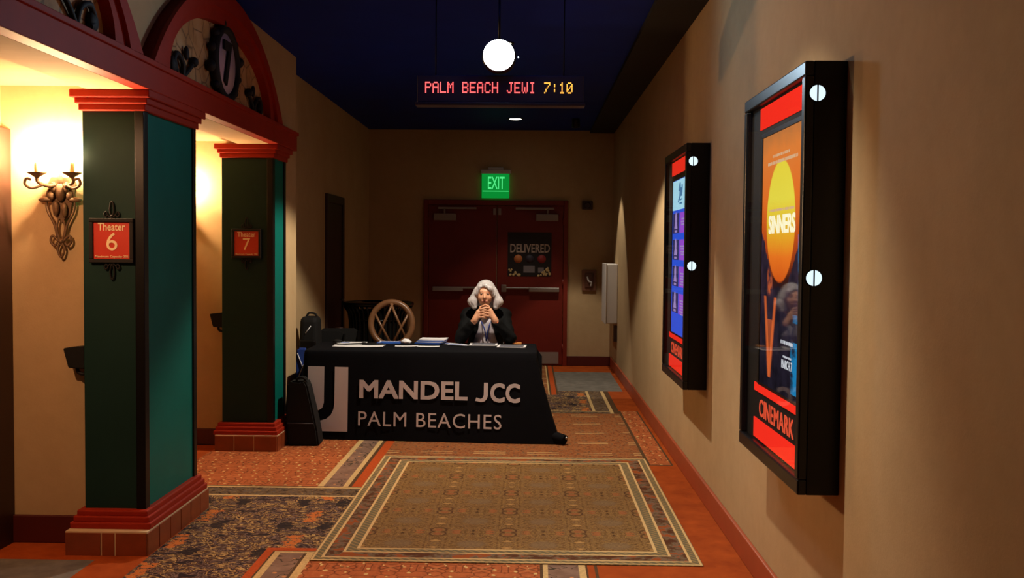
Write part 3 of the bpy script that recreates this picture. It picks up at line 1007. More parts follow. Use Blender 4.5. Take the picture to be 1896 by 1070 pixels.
F57 = {'P': '11110 10001 10001 11110 10000 10000 10000', 'A': '01110 10001 10001 11111 10001 10001 10001', 'L': '10000 10000 10000 10000 10000 10000 11111',
       'M': '10001 11011 10101 10101 10001 10001 10001', 'B': '11110 10001 10001 11110 10001 10001 11110', 'E': '11111 10000 10000 11110 10000 10000 11111',
       'C': '01110 10001 10000 10000 10000 10001 01110', 'H': '10001 10001 10001 11111 10001 10001 10001', 'J': '00111 00010 00010 00010 00010 10010 01100',
       'W': '10001 10001 10001 10101 10101 10101 01010', 'I': '01110 00100 00100 00100 00100 00100 01110', '7': '11111 00001 00010 00100 01000 01000 10000',
       ':': '00000 00100 00100 00000 00100 00100 00000', '1': '00100 01100 00100 00100 00100 00100 01110', '0': '01110 10001 10011 10101 11001 10001 01110'}
def message_board():
    y = 6.40
    t = thing('message_board', 'dark hanging board scrolling red and amber dot letters', 'sign', (-0.20, y, 2.52))
    hs = box(BM(), -0.735, 0.325, y, y + 0.09, 2.535, 2.708, 0.006)
    obj('housing', hs, plain('board_housing', srgb(46, 42, 62), 0.5), t)
    obj('ledge', box(BM(), -0.745, 0.335, y - 0.02, y + 0.095, 2.515, 2.535, 0.004), plain('board_ledge', srgb(60, 52, 56), 0.4, 0.4), t)
    for x in (-0.62, 0.20):
        obj('hanger', tube(BM(), [(x, y + 0.045, 2.70), (x, y + 0.045, ZC)], 0.004), M['blackmatte'], t)
    cw = 0.9395 / (20 * 6 - 1)
    ch = 0.0715 / 7
    x0, zt = -0.684, 2.6665
    for nm, s, start, m in (('red_word', 'PALM', 0, 'led_red'), ('red_word', 'BEACH', 5, 'led_red'), ('red_word', 'JEWI', 11, 'led_red'), ('amber_numeral', '7', 16, 'led_amber'), ('amber_colon', ':', 17, 'led_amber'), ('amber_numeral', '1', 18, 'led_amber'), ('amber_numeral', '0', 19, 'led_amber')):
        b = BM()
        for i, chx in enumerate(s):
            for r, row in enumerate(F57[chx].split()):
                for c, bit in enumerate(row):
                    if bit == '1':
                        cx = x0 + ((start + i) * 6 + c + 0.5) * cw
                        cz = zt - (r + 0.5) * ch
                        box(b, cx - cw * 0.43, cx + cw * 0.43, y - 0.003, y, cz - ch * 0.42, cz + ch * 0.42)
        obj(nm, b, M[m], t, 'amber lit dot numeral' if start >= 16 else 'red lit dot letters')
message_board()

def downlight(label, x, y, z=ZC, group=None, r=0.082):
    t = thing('downlight', label, 'ceiling light', (x, y, z), group)
    b = BM()
    lathe(b, [(r + 0.02, 0.0), (r + 0.02, -0.006), (r, -0.008), (r - 0.004, 0.0)], (x, y, z), 'Z', 32, caps=False)
    obj('trim_ring', b, M['black'], t)
    b = BM()
    lathe(b, [(0.0001, -0.004), (r - 0.004, -0.004)], (x, y, z), 'Z', 32, caps=False)
    obj('lens', b, M['dlens'], t, 'warm glowing lens')
downlight('small lit downlight in the dark ceiling in front of the exit door', -0.21, 12.65)
downlight('lit ceiling downlight over the table, behind the round spotlight', -0.25, 8.05)
downlight('ceiling downlight above the nearest poster case, out of view', -0.03, 4.10)

t = thing('entrance_light', 'round ceiling light in the near theater entrance, beyond the left edge of view', 'ceiling light', (-2.50, 3.70, 2.45))
b = BM(); lathe(b, [(0.11, 0.0), (0.11, -0.012), (0.09, -0.014), (0.085, 0.0)], (-2.50, 3.70, 2.45), 'Z', 28, caps=False); obj('trim_ring', b, M['black'], t)
b = BM(); lathe(b, [(0.0001, -0.006), (0.087, -0.006)], (-2.50, 3.70, 2.45), 'Z', 28, caps=False); obj('lens', b, M['dlens'], t, 'warm glowing lens')
def can_light():
    x, y = 0.55, 12.62
    t = thing('can_light', 'small black cylinder lamp on the dark ceiling washing the far right wall', 'ceiling light', (x, y, ZC))
    b = BM()
    lathe(b, [(0.05, 0.0), (0.05, -0.11), (0.044, -0.11), (0.044, -0.03), (0.0001, -0.03)], (x, y, ZC), 'Z', 24, caps=False)
    obj('housing', b, M['black'], t)
    b = BM()
    lathe(b, [(0.0001, -0.034), (0.043, -0.034)], (x, y, ZC), 'Z', 24, caps=False)
    obj('lens', b, M['dlens'], t, 'warm glowing lens')
can_light()

# ------------------------------------------------------------------ lit poster cases on the right wall
XF = 0.98
def screen_plane(y0, y1, z0, z1, x, mat, parent, name, label=None):
    bm = BM()
    uvl = bm.loops.layers.uv.new('UVMap')
    vs = [bm.verts.new(p) for p in ((x, y1, z0), (x, y0, z0), (x, y0, z1), (x, y1, z1))]
    f = bm.faces.new(vs)
    for l, uv in zip(f.loops, ((0, 0), (1, 0), (1, 1), (0, 1))): l[uvl].uv = uv
    return obj(name, bm, mat, parent, label)

def poster_mat():
    """a plain sunset picture: glowing disc on orange, dusk below, a red wedge and a blue streak"""
    m = emit('lit_poster', (1, 1, 1, 1), 1.0)
    nt = m.node_tree
    e = nt.nodes['Emission']
    u, v, w = xyz('uv')
    p = vec(u, v * 1.66, 0.0)
    n = noise(p, 5, 4, 0.6)
    sky = rampc(v + (n - 0.5) * 0.10, [(0.34, (0.012, 0.009, 0.016, 1)), (0.44, (0.05, 0.012, 0.008, 1)), (0.58, (0.62, 0.085, 0.012, 1)), (0.74, (0.95, 0.20, 0.025, 1)), (0.93, (0.90, 0.26, 0.05, 1)), (1.0, (0.62, 0.22, 0.06, 1))])
    # disc
    du = (u - 0.50) * 0.63; dv = (v - 0.655) * 1.052
    d = (du * du + dv * dv * 0.86).sqrt()
    disc = rampc(v + (n - 0.5) * 0.04, [(0.40, (0.75, 0.10, 0.01, 1)), (0.52, (1.0, 0.22, 0.02, 1)), (0.64, (1.0, 0.62, 0.03, 1)), (0.74, (1.0, 0.86, 0.08, 1)), (0.9, (1.0, 0.80, 0.06, 1))])
    col = mixc(1 - d.sstep(0.222, 0.234), sky, disc)
    # dark hills on either side of the foot of the disc
    hill = 0.40 + ((u - 0.52).abs() - 0.16).max(0) * 0.62 + (noise(vec(u * 6, 0.0, 0.0), 3, 3) - 0.5) * 0.10
    col = mixc((v - hill).lt(0.0) * d.gt(0.215) , col, rampc(n + v * 0.5, [(0.40, (0.008, 0.006, 0.010, 1)), (0.62, (0.018, 0.014, 0.026, 1)), (0.9, (0.05, 0.03, 0.05, 1))]))
    # red wedge (a valley lit from below) at the left, cool streak at the right edge
    a = (u - 0.27).abs(); hw = (v - 0.03) * 0.42
    edge = (1 - (a - hw).abs().sstep(0.008, 0.05)) * inside(v, 0.04, 0.36)
    low = (1 - a.sstep(0.05, 0.11)) * inside(v, 0.05, 0.27) * (a - hw).lt(0.0)
    glow = (1 - ((u - 0.24) * (u - 0.24) * 90 + (v - 0.42) * (v - 0.42) * 220).sqrt().sstep(0.5, 1.0)) * noise(p, 11, 3).sstep(0.40, 0.62)
    col = mixc(((edge + low * 0.55 + glow * 0.75) * (0.4 + n)).clamp(), col, (0.80, 0.15, 0.035, 1))
    k = u + (noise(vec(v * 3, 0.0, 0.0), 3, 3) - 0.5) * 0.12
    blue = k.sstep(0.80, 0.86) * inside(v, 0.02, 0.21) + (u + (v - 0.5) * 0.12).sstep(0.93, 0.97) * inside(v, 0.36, 0.60) + inside(k, 0.84, 0.96) * inside(v, 0.28, 0.31) * 0.6
    col = mixc((blue * noise(p, 9, 3).sstep(0.3, 0.55)).clamp(), col, (0.015, 0.24, 0.52, 1))
    nt.links.new(col, e.inputs[0])
    return m

def case(label, y0, kind):
    y1 = y0 + 1.02
    t = thing('poster_case', label, 'display case', (XW, (y0 + y1) / 2, 0.715), 'lit poster cases on the right wall')
    h = BM()
    # body, open towards the corridor: side walls and back
    box(h, XF + 0.03, XW, y0, y1, 0.715, 2.288, 0.004)
    fr = BM()
    fw = 0.045
    for (a, bb, c, d) in ((y0, y1, 2.235, 2.288), (y0, y1, 0.715, 0.772), (y0, y0 + fw, 0.772, 2.235), (y1 - fw, y1, 0.772, 2.235)):
        box(fr, XF - 0.002, XF + 0.032, a, bb, c, d, 0.006)
    obj('housing', h, M['black'], t)
    obj('front_frame', fr, plain('frame_black_gloss', srgb(22, 22, 26), 0.3, 0.3), t, 'black front frame')
    X = XF + 0.026
    # matt backing between the lit areas
    obj('mask_board', box(BM(), X, XF + 0.032, y0 + fw, y1 - fw, 0.772, 2.235), M['blackmatte'], t)
    obj('header_panel', box(BM(), X - 0.004, X, y0 + 0.05, y0 + 0.80, 2.132, 2.224), M['redlit'], t, 'lit red header panel')
    sy0, sy1, sz0, sz1 = y0 + 0.095, y0 + 0.725, 1.036, 2.088
    bez = BM()
    for (a, bb, c, d) in ((sy0 - 0.02, sy1 + 0.02, sz1, sz1 + 0.02), (sy0 - 0.02, sy1 + 0.02, sz0 - 0.012, sz0), (sy0 - 0.02, sy0, sz0, sz1), (sy1, sy1 + 0.02, sz0, sz1)):
        box(bez, X - 0.010, X, a, bb, c, d, 0.002)
    obj('screen_bezel', bez, M['black'], t)
    X2 = X - 0.006
    if kind == 'sunset':
        s = screen_plane(sy0, sy1, sz0, sz1, X2, poster_mat(), t, 'screen', 'glowing orange film poster')
        b = BM()
        text(b, 'SINNERS', on_left(y0 + 0.175, y0 + 0.60, 1.676, 1.752, X2 - 0.0005, 0.001), 0.0, 0.95, 0, 0.03)
        obj('title', b, M['titlelit'], s, 'bright cream title')
        def strokes(ya, yb, zc, hh, seed, name, m, lab):
            rnd = random.Random(seed)
            b = BM()
            q = ya
            while q < yb:
                wd = rnd.uniform(0.006, 0.012)
                box(b, X2 - 0.001, X2 - 0.0004, q, q + wd, zc - hh / 2, zc + hh / 2)
                q += wd + rnd.choice((0.003, 0.003, 0.003, 0.010))
            obj(name, b, M[m], s, lab)
        for k, (ya, yb, zc, hh) in enumerate(((0.28, 0.55, 1.995, 0.011), (0.16, 0.63, 1.968, 0.013), (0.20, 0.58, 1.772, 0.010))):
            strokes(y0 + ya, y0 + yb, zc, hh, 3 + k, 'credit_line', 'orangelit', 'small pale credit line')
        for bb in text_words('MARCH 7', on_left(y0 + 0.185, y0 + 0.345, 1.143, 1.178, X2 - 0.0005, 0.001), fat=0.02):
            obj('date_word', bb, M['whitelit'], s, 'white date lettering')
        for k, (ya, yb, zc, hh) in enumerate(((0.175, 0.36, 1.246, 0.014), (0.20, 0.33, 1.190, 0.008))):
            strokes(y0 + ya, y0 + yb, zc, hh, 8 + k, 'credit_line', 'whitelit', 'small white credit line')
    else:
        s = screen_plane(sy0, sy1, sz0, sz1, X2, M['bluelit'], t, 'screen', 'lit blue programme screen')
        zz = sz1 - 0.205
        top = obj('header_block', box(BM(), X2 - 0.0006, X2, sy0 + 0.01, sy1 - 0.005, zz, sz1 - 0.003), M['cyanlit'], s, 'pale blue header with script lettering')
        b = BM()
        yc = sy0 + 0.25
        rnd = random.Random(2)
        L = lambda a, z: (X2 - 0.002, yc - a, z)
        tube(b, smoothpath([L(-0.06, zz + 0.125), L(-0.02, zz + 0.175), L(-0.02, zz + 0.10), L(-0.05, zz + 0.07), L(0.0, zz + 0.10), L(0.02, zz + 0.14), L(0.03, zz + 0.09), L(0.06, zz + 0.12), L(0.07, zz + 0.16)]), 0.006, 5)
        tube(b, smoothpath([L(-0.10, zz + 0.05), L(-0.07, zz + 0.07), L(-0.02, zz + 0.062), L(0.06, zz + 0.068)]), 0.004, 5)
        for k in range(9):
            box(b, X2 - 0.0015, X2 - 0.0006, yc - 0.055 + k * 0.013, yc - 0.047 + k * 0.013, zz + 0.035, zz + 0.046)
        obj('script_mark', b, M['inklit'], top, 'blue script lettering')
        rows = 4
        rh = (zz - 0.02 - (sz0 + 0.10)) / rows
        for r in range(rows):
            za = zz - 0.022 - r * rh
            zb = za - rh + 0.045
            rw = obj('programme_row', box(BM(), X2 - 0.0006, X2, sy0 + 0.012, sy0 + 0.29, zb, za), M['violetlit'], s, 'violet listing row')
            pic = obj('thumbnail', box(BM(), X2 - 0.0006, X2, sy0 + 0.32, sy0 + 0.60, zb, za), M['darklit'], s, 'dark film still')
            b = BM()
            rnd = random.Random(20 + r)
            for k in range(3 + r):
                q = sy0 + 0.06; zc = za - 0.05 - k * 0.018
                while q < sy0 + 0.20 + rnd.random() * 0.05:
                    wd = rnd.uniform(0.008, 0.016)
                    box(b, X2 - 0.0014, X2 - 0.0006, q, q + wd, zc, zc + 0.010)
                    q += wd + 0.006
            obj('row_text', b, M['lilaclit'], rw, 'pale lettering') if False else obj('row_text', b, M['lilaclit'], s, 'pale lettering')
            b = BM()
            yc2 = sy0 + 0.46
            lathe(b, [(0.0001, 0), (0.045, 0)], (X2 - 0.001, yc2, zb + 0.10), 'X', 16, caps=False)
            prism(b, [(yc2 - 0.07, zb + 0.03), (yc2 + 0.07, zb + 0.03), (yc2 + 0.035, zb + 0.085), (yc2 - 0.035, zb + 0.085)], lambda u, v, w: (X2 - 0.0007 - w, u, v), 0.0006)
            for k in range(5):
                box(b, X2 - 0.0014, X2 - 0.0006, yc2 - 0.05 + k * 0.022, yc2 - 0.035 + k * 0.022, zb + 0.006, zb + 0.022)
            obj('still_figure', b, M['lilaclit'], s, 'pale figure and caption')
    # foot: strip, name, panel
    obj('lower_strip', box(BM(), X - 0.004, X, y0 + 0.055, y0 + 0.83, 0.988, 1.024), M['redlit'], t, 'thin lit red strip')
    b = BM()
    text(b, 'CINEMARK', on_left(y0 + 0.165, y0 + 0.735, 0.886, 0.962, X - 0.0005, 0.002), 0.0, 1.05, 0, 0.012)
    obj('name_letters', b, M['redtext'], t, 'glowing red letters')
    obj('lower_panel', box(BM(), X - 0.004, X, y0 + 0.055, y0 + 0.83, 0.782, 0.868), M['redlit'], t, 'lit red foot panel')
    obj('glass', box(BM(), XF + 0.004, XF + 0.008, y0 + fw, y1 - fw, 0.772, 2.235), M['glass'], t, 'clear glass front')
    # round lit ports with a slot bar in the side that faces the camera
    for zc in (2.172, 1.508):
        b = BM()
        lathe(b, [(0.0001, -0.003), (0.029, -0.003), (0.029, 0.0)], (XF + 0.043, y0, zc), 'Y', 28, caps=False)
        p = obj('side_port', b, M['port'], t, 'round glowing port in the case side')
        b = BM()
        box(b, XF + 0.0405, XF + 0.0455, y0 - 0.006, y0, zc - 0.03, zc + 0.03)
        tube(b, [(XF + 0.043 + 0.0305 * cos(a), y0 - 0.002, zc + 0.0305 * sin(a)) for a in [2 * pi * k / 28 for k in range(28)]], 0.0025, 6, closed=True)
        obj('slot_bar', b, M['black'], p, 'black bar across the port')
    return t
case('tall black poster case with glowing orange sunset poster, nearer on the right wall', 3.63, 'sunset')
case('tall black poster case with blue and violet programme screen, farther along the right wall', 6.375, 'programme')

# ------------------------------------------------------------------ far wall fittings
def exit_sign():
    t = thing('exit_sign', 'glowing green exit sign above the double door', 'sign', (-0.49, YB, 2.30))
    y = YB
    b = box(BM(), -0.70, -0.285, y - 0.09, y, 2.645, 2.70, 0.008)
    box(b, -0.60, -0.385, y - 0.07, y, 2.695, 2.735, 0.008)
    obj('mount', b, M['whiteplastic'], t, 'pale mounting bar')
    pl = obj('panel', box(BM(), -0.685, -0.305, y - 0.055, y - 0.045, 2.31, 2.648), M['exit_green'], t, 'glowing green panel')
    b = BM()
    text(b, 'EXIT', on_front(-0.60, -0.37, 2.435, 2.605, y - 0.0555, 0.003), 0.008)
    box(b, -0.675, -0.315, y - 0.058, y - 0.055, 2.402, 2.412)
    obj('letters', b, M['exit_letters'], pl, 'bright green letters')
exit_sign()

def door_poster():
    y = YB - 0.0365
    x0, x1, z0, z1 = -0.32, 0.285, 1.235, 1.845
    t = thing('poster', 'dark poster lettered in pale capitals taped to the right door leaf', 'poster', (-0.02, y, z0))
    pp = obj('sheet', box(BM(), x0, x1, y - 0.002, y, z0, z1), plain('poster_black', srgb(22, 18, 22), 0.5), t)
    b = BM()
    text(b, 'DELIVERED', on_front(-0.285, 0.262, 1.565, 1.685, y - 0.0025, 0.001), 0.02)
    obj('lettering', b, plain('poster_letters', srgb(190, 172, 160), 0.6), t, 'pale capitals')
    for k, (xc, col) in enumerate(((-0.175, (196, 116, 62)), (-0.015, (52, 46, 60)), (0.15, (150, 44, 44)))):
        b = BM()
        lathe(b, [(0.0001, -0.002), (0.058, -0.002), (0.058, 0)], (xc, y - 0.002, 1.478), 'Y', 24, caps=False)
        obj('round_badge', b, plain('badge_%d' % k, srgb(col), 0.6), t, ('orange', 'dark grey', 'red')[k] + ' round badge')
    b = BM()
    box(b, -0.10, 0.055, y - 0.0035, y - 0.002, 1.29, 1.385)
    box(b, 0.10, 0.18, y - 0.0035, y - 0.002, 1.29, 1.36)
    obj('card', b, plain('poster_card', srgb(120, 112, 116), 0.6), t, 'grey cards')
    rnd = random.Random(4)
    pm = plain('popcorn', srgb(204, 176, 122), 0.7)
    for s in (-1, 1):
        b = BM()
        for k in range(17):
            a = rnd.random() ** 1.3
            xx = (x0 + 0.02 + 0.16 * a) if s < 0 else (x1 - 0.02 - 0.16 * a)
            zz = z0 + 0.012 + (1 - a) * 0.13 * rnd.random()
            ball(b, (xx, y - 0.003, zz), 0.013 + rnd.random() * 0.006, 6, sc3=(1, 0.3, 1))
        obj('popcorn_print', b, pm, t, 'cream popcorn')
door_poster()

b = box(BM(), 0.70, 0.845, YB - 0.05, YB, 2.165, 2.28, 0.008)
lathe(b, [(0.035, -0.065), (0.045, -0.05)], (0.772, YB, 2.222), 'Y', 16)
tag(obj('alarm_strobe', b, plain('strobe_brown', srgb(60, 44, 40), 0.5), None, origin=(0.77, YB, 2.165)), 'small dark square box high on the back wall right of the door', 'alarm')
t = thing('call_station', 'brownish wall plate with a lever at waist height right of the exit door', 'switch', (0.80, YB, 1.04))
obj('plate', box(BM(), 0.71, 0.905, YB - 0.03, YB, 1.045, 1.335, 0.006), plain('plate_brown', srgb(126, 84, 62), 0.4), t)
b = box(BM(), 0.75, 0.865, YB - 0.05, YB - 0.03, 1.09, 1.29, 0.006)
obj('cover', b, plain('cover_dark', srgb(92, 56, 44), 0.3), t)
b = BM()
tube(b, smoothpath([(0.78, YB - 0.055, 1.24), (0.80, YB - 0.07, 1.18), (0.835, YB - 0.07, 1.16), (0.83, YB - 0.055, 1.11)]), 0.012, 8)
obj('lever', b, M['whiteplastic'], t, 'pale lever')

t = thing('wall_box', 'tall white box on the right wall near the back corner', 'box', (XW, 13.2, 0.64))
obj('body', box(BM(), 0.985, XW, 12.95, 13.55, 0.655, 1.43, 0.012), M['whiteplastic'], t)
obj('lid', box(BM(), 0.968, 0.985, 12.94, 13.56, 0.648, 1.437, 0.006), M['whiteplastic'], t)
tag(obj('wall_bracket', box(BM(), 1.085, XW, 12.96, 13.02, 0.42, 0.63, 0.004), M['doordark'], None, origin=(1.11, 13, 0.42)), 'dark narrow bracket under the white box on the right wall', 'bracket')

# ------------------------------------------------------------------ the bordered rug
rug = obj('rug', box(BM(), RX0, RX1, RY0, RY1, 0.0, 0.006, 0.002), c_rug(), None, origin=((RX0 + RX1) / 2, (RY0 + RY1) / 2, 0))
tag(rug, 'large olive patterned rug with cream lined borders in front of the draped table', 'rug')

# ------------------------------------------------------------------ the table and its cover
TX0, TX1, TY0, TY1, TZ = -1.90, 0.06, 8.33, 9.11, 0.748
t = thing('folding_table', 'long folding table under the black printed cover', 'table', ((TX0 + TX1) / 2, (TY0 + TY1) / 2, 0))
obj('top', box(BM(), TX0 + 0.012, TX1 - 0.012, TY0 + 0.012, TY1 - 0.012, 0.705, 0.742, 0.006), M['whiteplastic'], t)
for x in (TX0 + 0.22, TX1 - 0.22):
    for y in (TY0 + 0.12, TY1 - 0.12):
        b = BM()
        tube(b, [(x, y, 0.0), (x, y, 0.705)], 0.014, 8)
        obj('leg', b, M['steel'], t)

def front_y(x, z):
    s = min(1, max(0, (x - TX0) / (TX1 - TX0)))
    t_ = 1 - z / TZ
    return TY0 - (0.035 + 0.115 * s) * t_

def cloth():
    t_n = 26
    loop = []
    rc = 0.035
    def arc(cx, cy, a0, a1, n=5):
        return [(cx + rc * cos(a0 + (a1 - a0) * i / n), cy + rc * sin(a0 + (a1 - a0) * i / n)) for i in range(n + 1)]
    corners = [arc(TX1 - rc, TY1 - rc, 0, pi / 2), arc(TX0 + rc, TY1 - rc, pi / 2, pi), arc(TX0 + rc, TY0 + rc, pi, 1.5 * pi), arc(TX1 - rc, TY0 + rc, 1.5 * pi, 2 * pi)]
    for i in range(4):
        loop += corners[i]
        p, q = Vector(corners[i][-1]), Vector(corners[(i + 1) % 4][0])
        n = max(3, int((q - p).length / 0.05))
        loop += [tuple(p.lerp(q, k / n)) for k in range(1, n)]
    n = len(loop)
    cx, cy = (TX0 + TX1) / 2, (TY0 + TY1) / 2
    bm = BM()
    rings = []
    # rounded edge then the drop
    prof = [(-0.020, 0.0), (-0.010, -0.002), (-0.003, -0.009), (0.0, -0.02)]
    for o, dz in prof:
        ring = []
        for (x, y) in loop:
            nx = 0 if TX0 + rc < x < TX1 - rc else (1 if x > cx else -1)
            ny = 0 if TY0 + rc < y < TY1 - rc else (1 if y > cy else -1)
            ring.append(bm.verts.new((x + o * nx, y + o * ny, TZ + dz)))
        rings.append(ring)
    for j in range(1, t_n + 1):
        tt = j / t_n
        ring = []
        for i, (x, y) in enumerate(loop):
            s = (x - TX0) / (TX1 - TX0)
            sy = (y - TY0) / (TY1 - TY0)
            back = sy > 0.97
            z = TZ - 0.02 - (TZ - 0.026) * tt * (0.13 if back else 1.0)
            X, Y = x, y
            fr = max(0, 1 - sy * 2.2)
            # front face leans out, more to the right
            if sy < 0.05:
                Y = front_y(x, z) + (y - TY0) * 0.6
            # right end flares, gathered at the front corner
            wr = max(0.0, (s - 0.94) / 0.06)
            X += wr * (0.06 + 0.145 * max(0, 1 - sy * 1.4)) * tt ** 1.25
            if s > 0.985 and sy >= 0.05:
                Y -= 0.12 * max(0, 1 - sy * 3) * tt
                X += 0.02 * sin(sy * 16) * tt
            if s < 0.015:
                X -= 0.03 * tt + 0.010 * sin(sy * 18) * tt
            # faint folds in the lower front
            if sy < 0.05:
                Y += 0.004 * sin(x * 9 + 1) * tt
            ring.append(bm.verts.new((X, Y, z)))
        rings.append(ring)
    for A, B in zip(rings[:-1], rings[1:]):
        for i in range(n):
            f = bm.faces.new((A[i], B[i], B[(i + 1) % n], A[(i + 1) % n]))
            f.smooth = True
    # top: a grid is not needed, the cloth lies flat
    bm.faces.new(rings[0])
    bmesh.ops.recalc_face_normals(bm, faces=bm.faces[:])
    o = obj('tablecloth', bm, M['cloth'], None, origin=(cx, cy, 0))
    tag(o, 'black stretch table cover with white lettering reaching to the carpet', 'tablecloth')
    def on_cloth(x0, x1, z0, z1, dzr=0.0):
        def f(u, v, w):
            x = x0 + (x1 - x0) * u
            z = z0 + (z1 - z0) * v + dzr * u
            return (x, front_y(x, z) - 0.0075 - 0.001 * w, z)
        return f
    b = BM(); text(b, 'MANDEL', on_cloth(-1.424, -0.516, 0.352, 0.504, -0.006), 0, 1.0, 0, 0.026)
    obj('bold_word', b, M['print'], o, 'bold white capitals')
    # second word: a hooked J drawn by hand, then CC
    b = BM()
    P = lambda u, v, w: (u, front_y(u, v) - 0.0075 - w, v)
    xa, za, zb = -0.346, 0.334, 0.492
    prism(b, [(xa - 0.034, zb), (xa, zb), (xa, za + 0.055), (xa - 0.008, za + 0.028), (xa - 0.028, za + 0.006), (xa - 0.058, za), (xa - 0.106, za + 0.010), (xa - 0.096, za + 0.038), (xa - 0.062, za + 0.027), (xa - 0.045, za + 0.034), (xa - 0.035, za + 0.058)], P, 0.001)
    text(b, 'CC', on_cloth(-0.326, -0.078, 0.334, 0.492, -0.004), 0, 1.0, 0, 0.026)
    obj('bold_word', b, M['print'], o, 'bold white capitals')
    for bb in text_words('PALM BEACHES', on_cloth(-1.43, -0.230, 0.124, 0.243, -0.010), bold=0.0, spacing=1.08):
        obj('light_word', bb, M['print'], o, 'thin white capitals')
    b = BM()
    P = lambda u, v, w: (u, front_y(u, v) - 0.0075 - w, v)
    prism(b, [(-1.86, 0.612), (-1.722, 0.610), (-1.722, 0.31), (-1.735, 0.265), (-1.765, 0.245), (-1.86, 0.245)], P, 0.001)
    cu = [(-1.633, 0.609), (-1.52, 0.607), (-1.52, 0.07), (-1.80, 0.07), (-1.80, 0.155), (-1.745, 0.160), (-1.700, 0.175), (-1.662, 0.207), (-1.640, 0.255), (-1.633, 0.31)]
    prism(b, cu, P, 0.001)
    obj('emblem', b, M['print'], o, 'white block emblem with a black hook')
    return o
cloth()
b = BM()
tube(b, smoothpath([(0.20, 8.25, 0.055), (0.255, 8.20, 0.05), (0.295, 8.17, 0.042)]), [0.05, 0.05, 0.048, 0.046, 0.045, 0.044, 0.043, 0.043, 0.042, 0.042, 0.042, 0.041, 0.04][:13], 12)
ft = obj('cloth_weight', b, M['cloth'], None, origin=(0.25, 8.2, 0))
tag(ft, 'black bunched cloth corner weight on the carpet at the table cover right foot', 'cloth weight')
b = BM()
ball(b, (0.305, 8.155, 0.06), 0.012, 8)
obj('metal_tip', b, M['steel'], ft, 'shiny metal tip')

# ---- papers on the table
ZT = TZ + 0.001
def sheet(bm, xc, yc, w, d, z, rot, curl=0.0, mi=0, thick=0.002, n=6):
    g = []
    for k in range(2):
        row = []
        for i in range(n + 1):
            u = i / n - 0.5
            for v in (-0.5, 0.5):
                X, Y = u * w, v * d
                Z = z + k * thick + curl * (2 * u) ** 2 * (1 if u > 0 else 0.3)
                row.append(bm.verts.new((xc + X * cos(rot) - Y * sin(rot), yc + X * sin(rot) + Y * cos(rot), Z)))
        g.append(row)
    fs = []
    for i in range(n):
        a = 2 * i
        fs.append(bm.faces.new((g[1][a], g[1][a + 2], g[1][a + 3], g[1][a + 1])))
        fs.append(bm.faces.new((g[0][a], g[0][a + 1], g[0][a + 3], g[0][a + 2])))
        fs.append(bm.faces.new((g[0][a], g[0][a + 2], g[1][a + 2], g[1][a])))
        fs.append(bm.faces.new((g[0][a + 1], g[1][a + 1], g[1][a + 3], g[0][a + 3])))
    fs.append(bm.faces.new((g[0][0], g[1][0], g[1][1], g[0][1])))
    e = 2 * n
    fs.append(bm.faces.new((g[0][e], g[0][e + 1], g[1][e + 1], g[1][e])))
    for f in fs: f.material_index = mi

def leaflet(name, label, cat, xc, yc, w, d, rot, z=None, curl=0.0, mat='paper', print_rects=(), thick=0.003, group=None):
    z = ZT if z is None else z
    t = thing(name, label, cat, (xc, yc, z), group)
    b = BM(); sheet(b, xc, yc, w, d, z, rot, curl, 0, thick)
    obj('sheet', b, M[mat], t)
    if print_rects:
        b = BM()
        for (a, c, pw, pd) in print_rects:
            X, Y = a * w, c * d
            sheet(b, xc + X * cos(rot) - Y * sin(rot), yc + X * sin(rot) + Y * cos(rot), pw * w, pd * d, z + thick + 0.0003 + (curl * (2 * a) ** 2), rot, 0, 0, 0.0006, 2)
        obj('printed_area', b, M['bluepaper'] if mat == 'paper' else M['paper'], t, 'printed area')
    return t
leaflet('flyer', 'white flyer lying farther back at the left end of the table', 'paper', -1.61, 8.93, 0.27, 0.26, 0.03, print_rects=((-0.22, 0.18, 0.3, 0.25),))
leaflet('flyer', 'long white flyer nearest the front edge, under the dark cord', 'paper', -1.49, 8.66, 0.44, 0.16, -0.05, curl=0.006)
leaflet('booklet', 'blue booklet lying left of the fanned brochures', 'booklet', -1.25, 9.00, 0.25, 0.20, 0.02, curl=0.004, mat='bluepaper', thick=0.008, print_rects=((0.0, 0.42, 0.9, 0.1), (-0.42, 0.0, 0.06, 0.8)))
b = BM()
ball(b, (-1.115, 8.93, ZT + 0.022), 0.045, 9, sc3=(1.1, 0.9, 0.5))
rnd = random.Random(11)
for v in b.verts: v.co += Vector((rnd.uniform(-1, 1), rnd.uniform(-1, 1), rnd.uniform(-0.6, 0.6))) * 0.009
tag(obj('crumpled_paper', b, M['paper'], None, origin=(-1.115, 8.93, ZT)), 'crumpled white paper at the right corner of the blue booklet', 'paper')
leaflet('flyer', 'white slip in front of the crumpled paper', 'paper', -1.08, 8.70, 0.20, 0.07, 0.06, curl=0.004)
# dark cord and clip on the flyers
b = BM()
tube(b, smoothpath([(-1.74, 8.80, ZT + 0.012), (-1.66, 8.72, ZT + 0.012), (-1.55, 8.77, ZT + 0.012), (-1.47, 8.80, ZT + 0.012), (-1.40, 8.76, ZT + 0.012), (-1.30, 8.79, ZT + 0.012)]), 0.006, 6)
ball(b, (-1.47, 8.80, ZT + 0.014), 0.018, 8, sc3=(1.4, 1, 0.6))
tag(obj('cord', b, M['blackmatte'], None, origin=(-1.5, 8.77, ZT)), 'dark cord trailing over the white flyers', 'cord')
b = BM()
ball(b, (-1.735, 8.95, ZT + 0.016), 0.034, 9, sc3=(1.3, 1, 0.5))
tag(obj('badge_holder', b, M['blackmatte'], None, origin=(-1.735, 8.95, ZT)), 'small dark lump at the left edge of the flyers', 'badge')
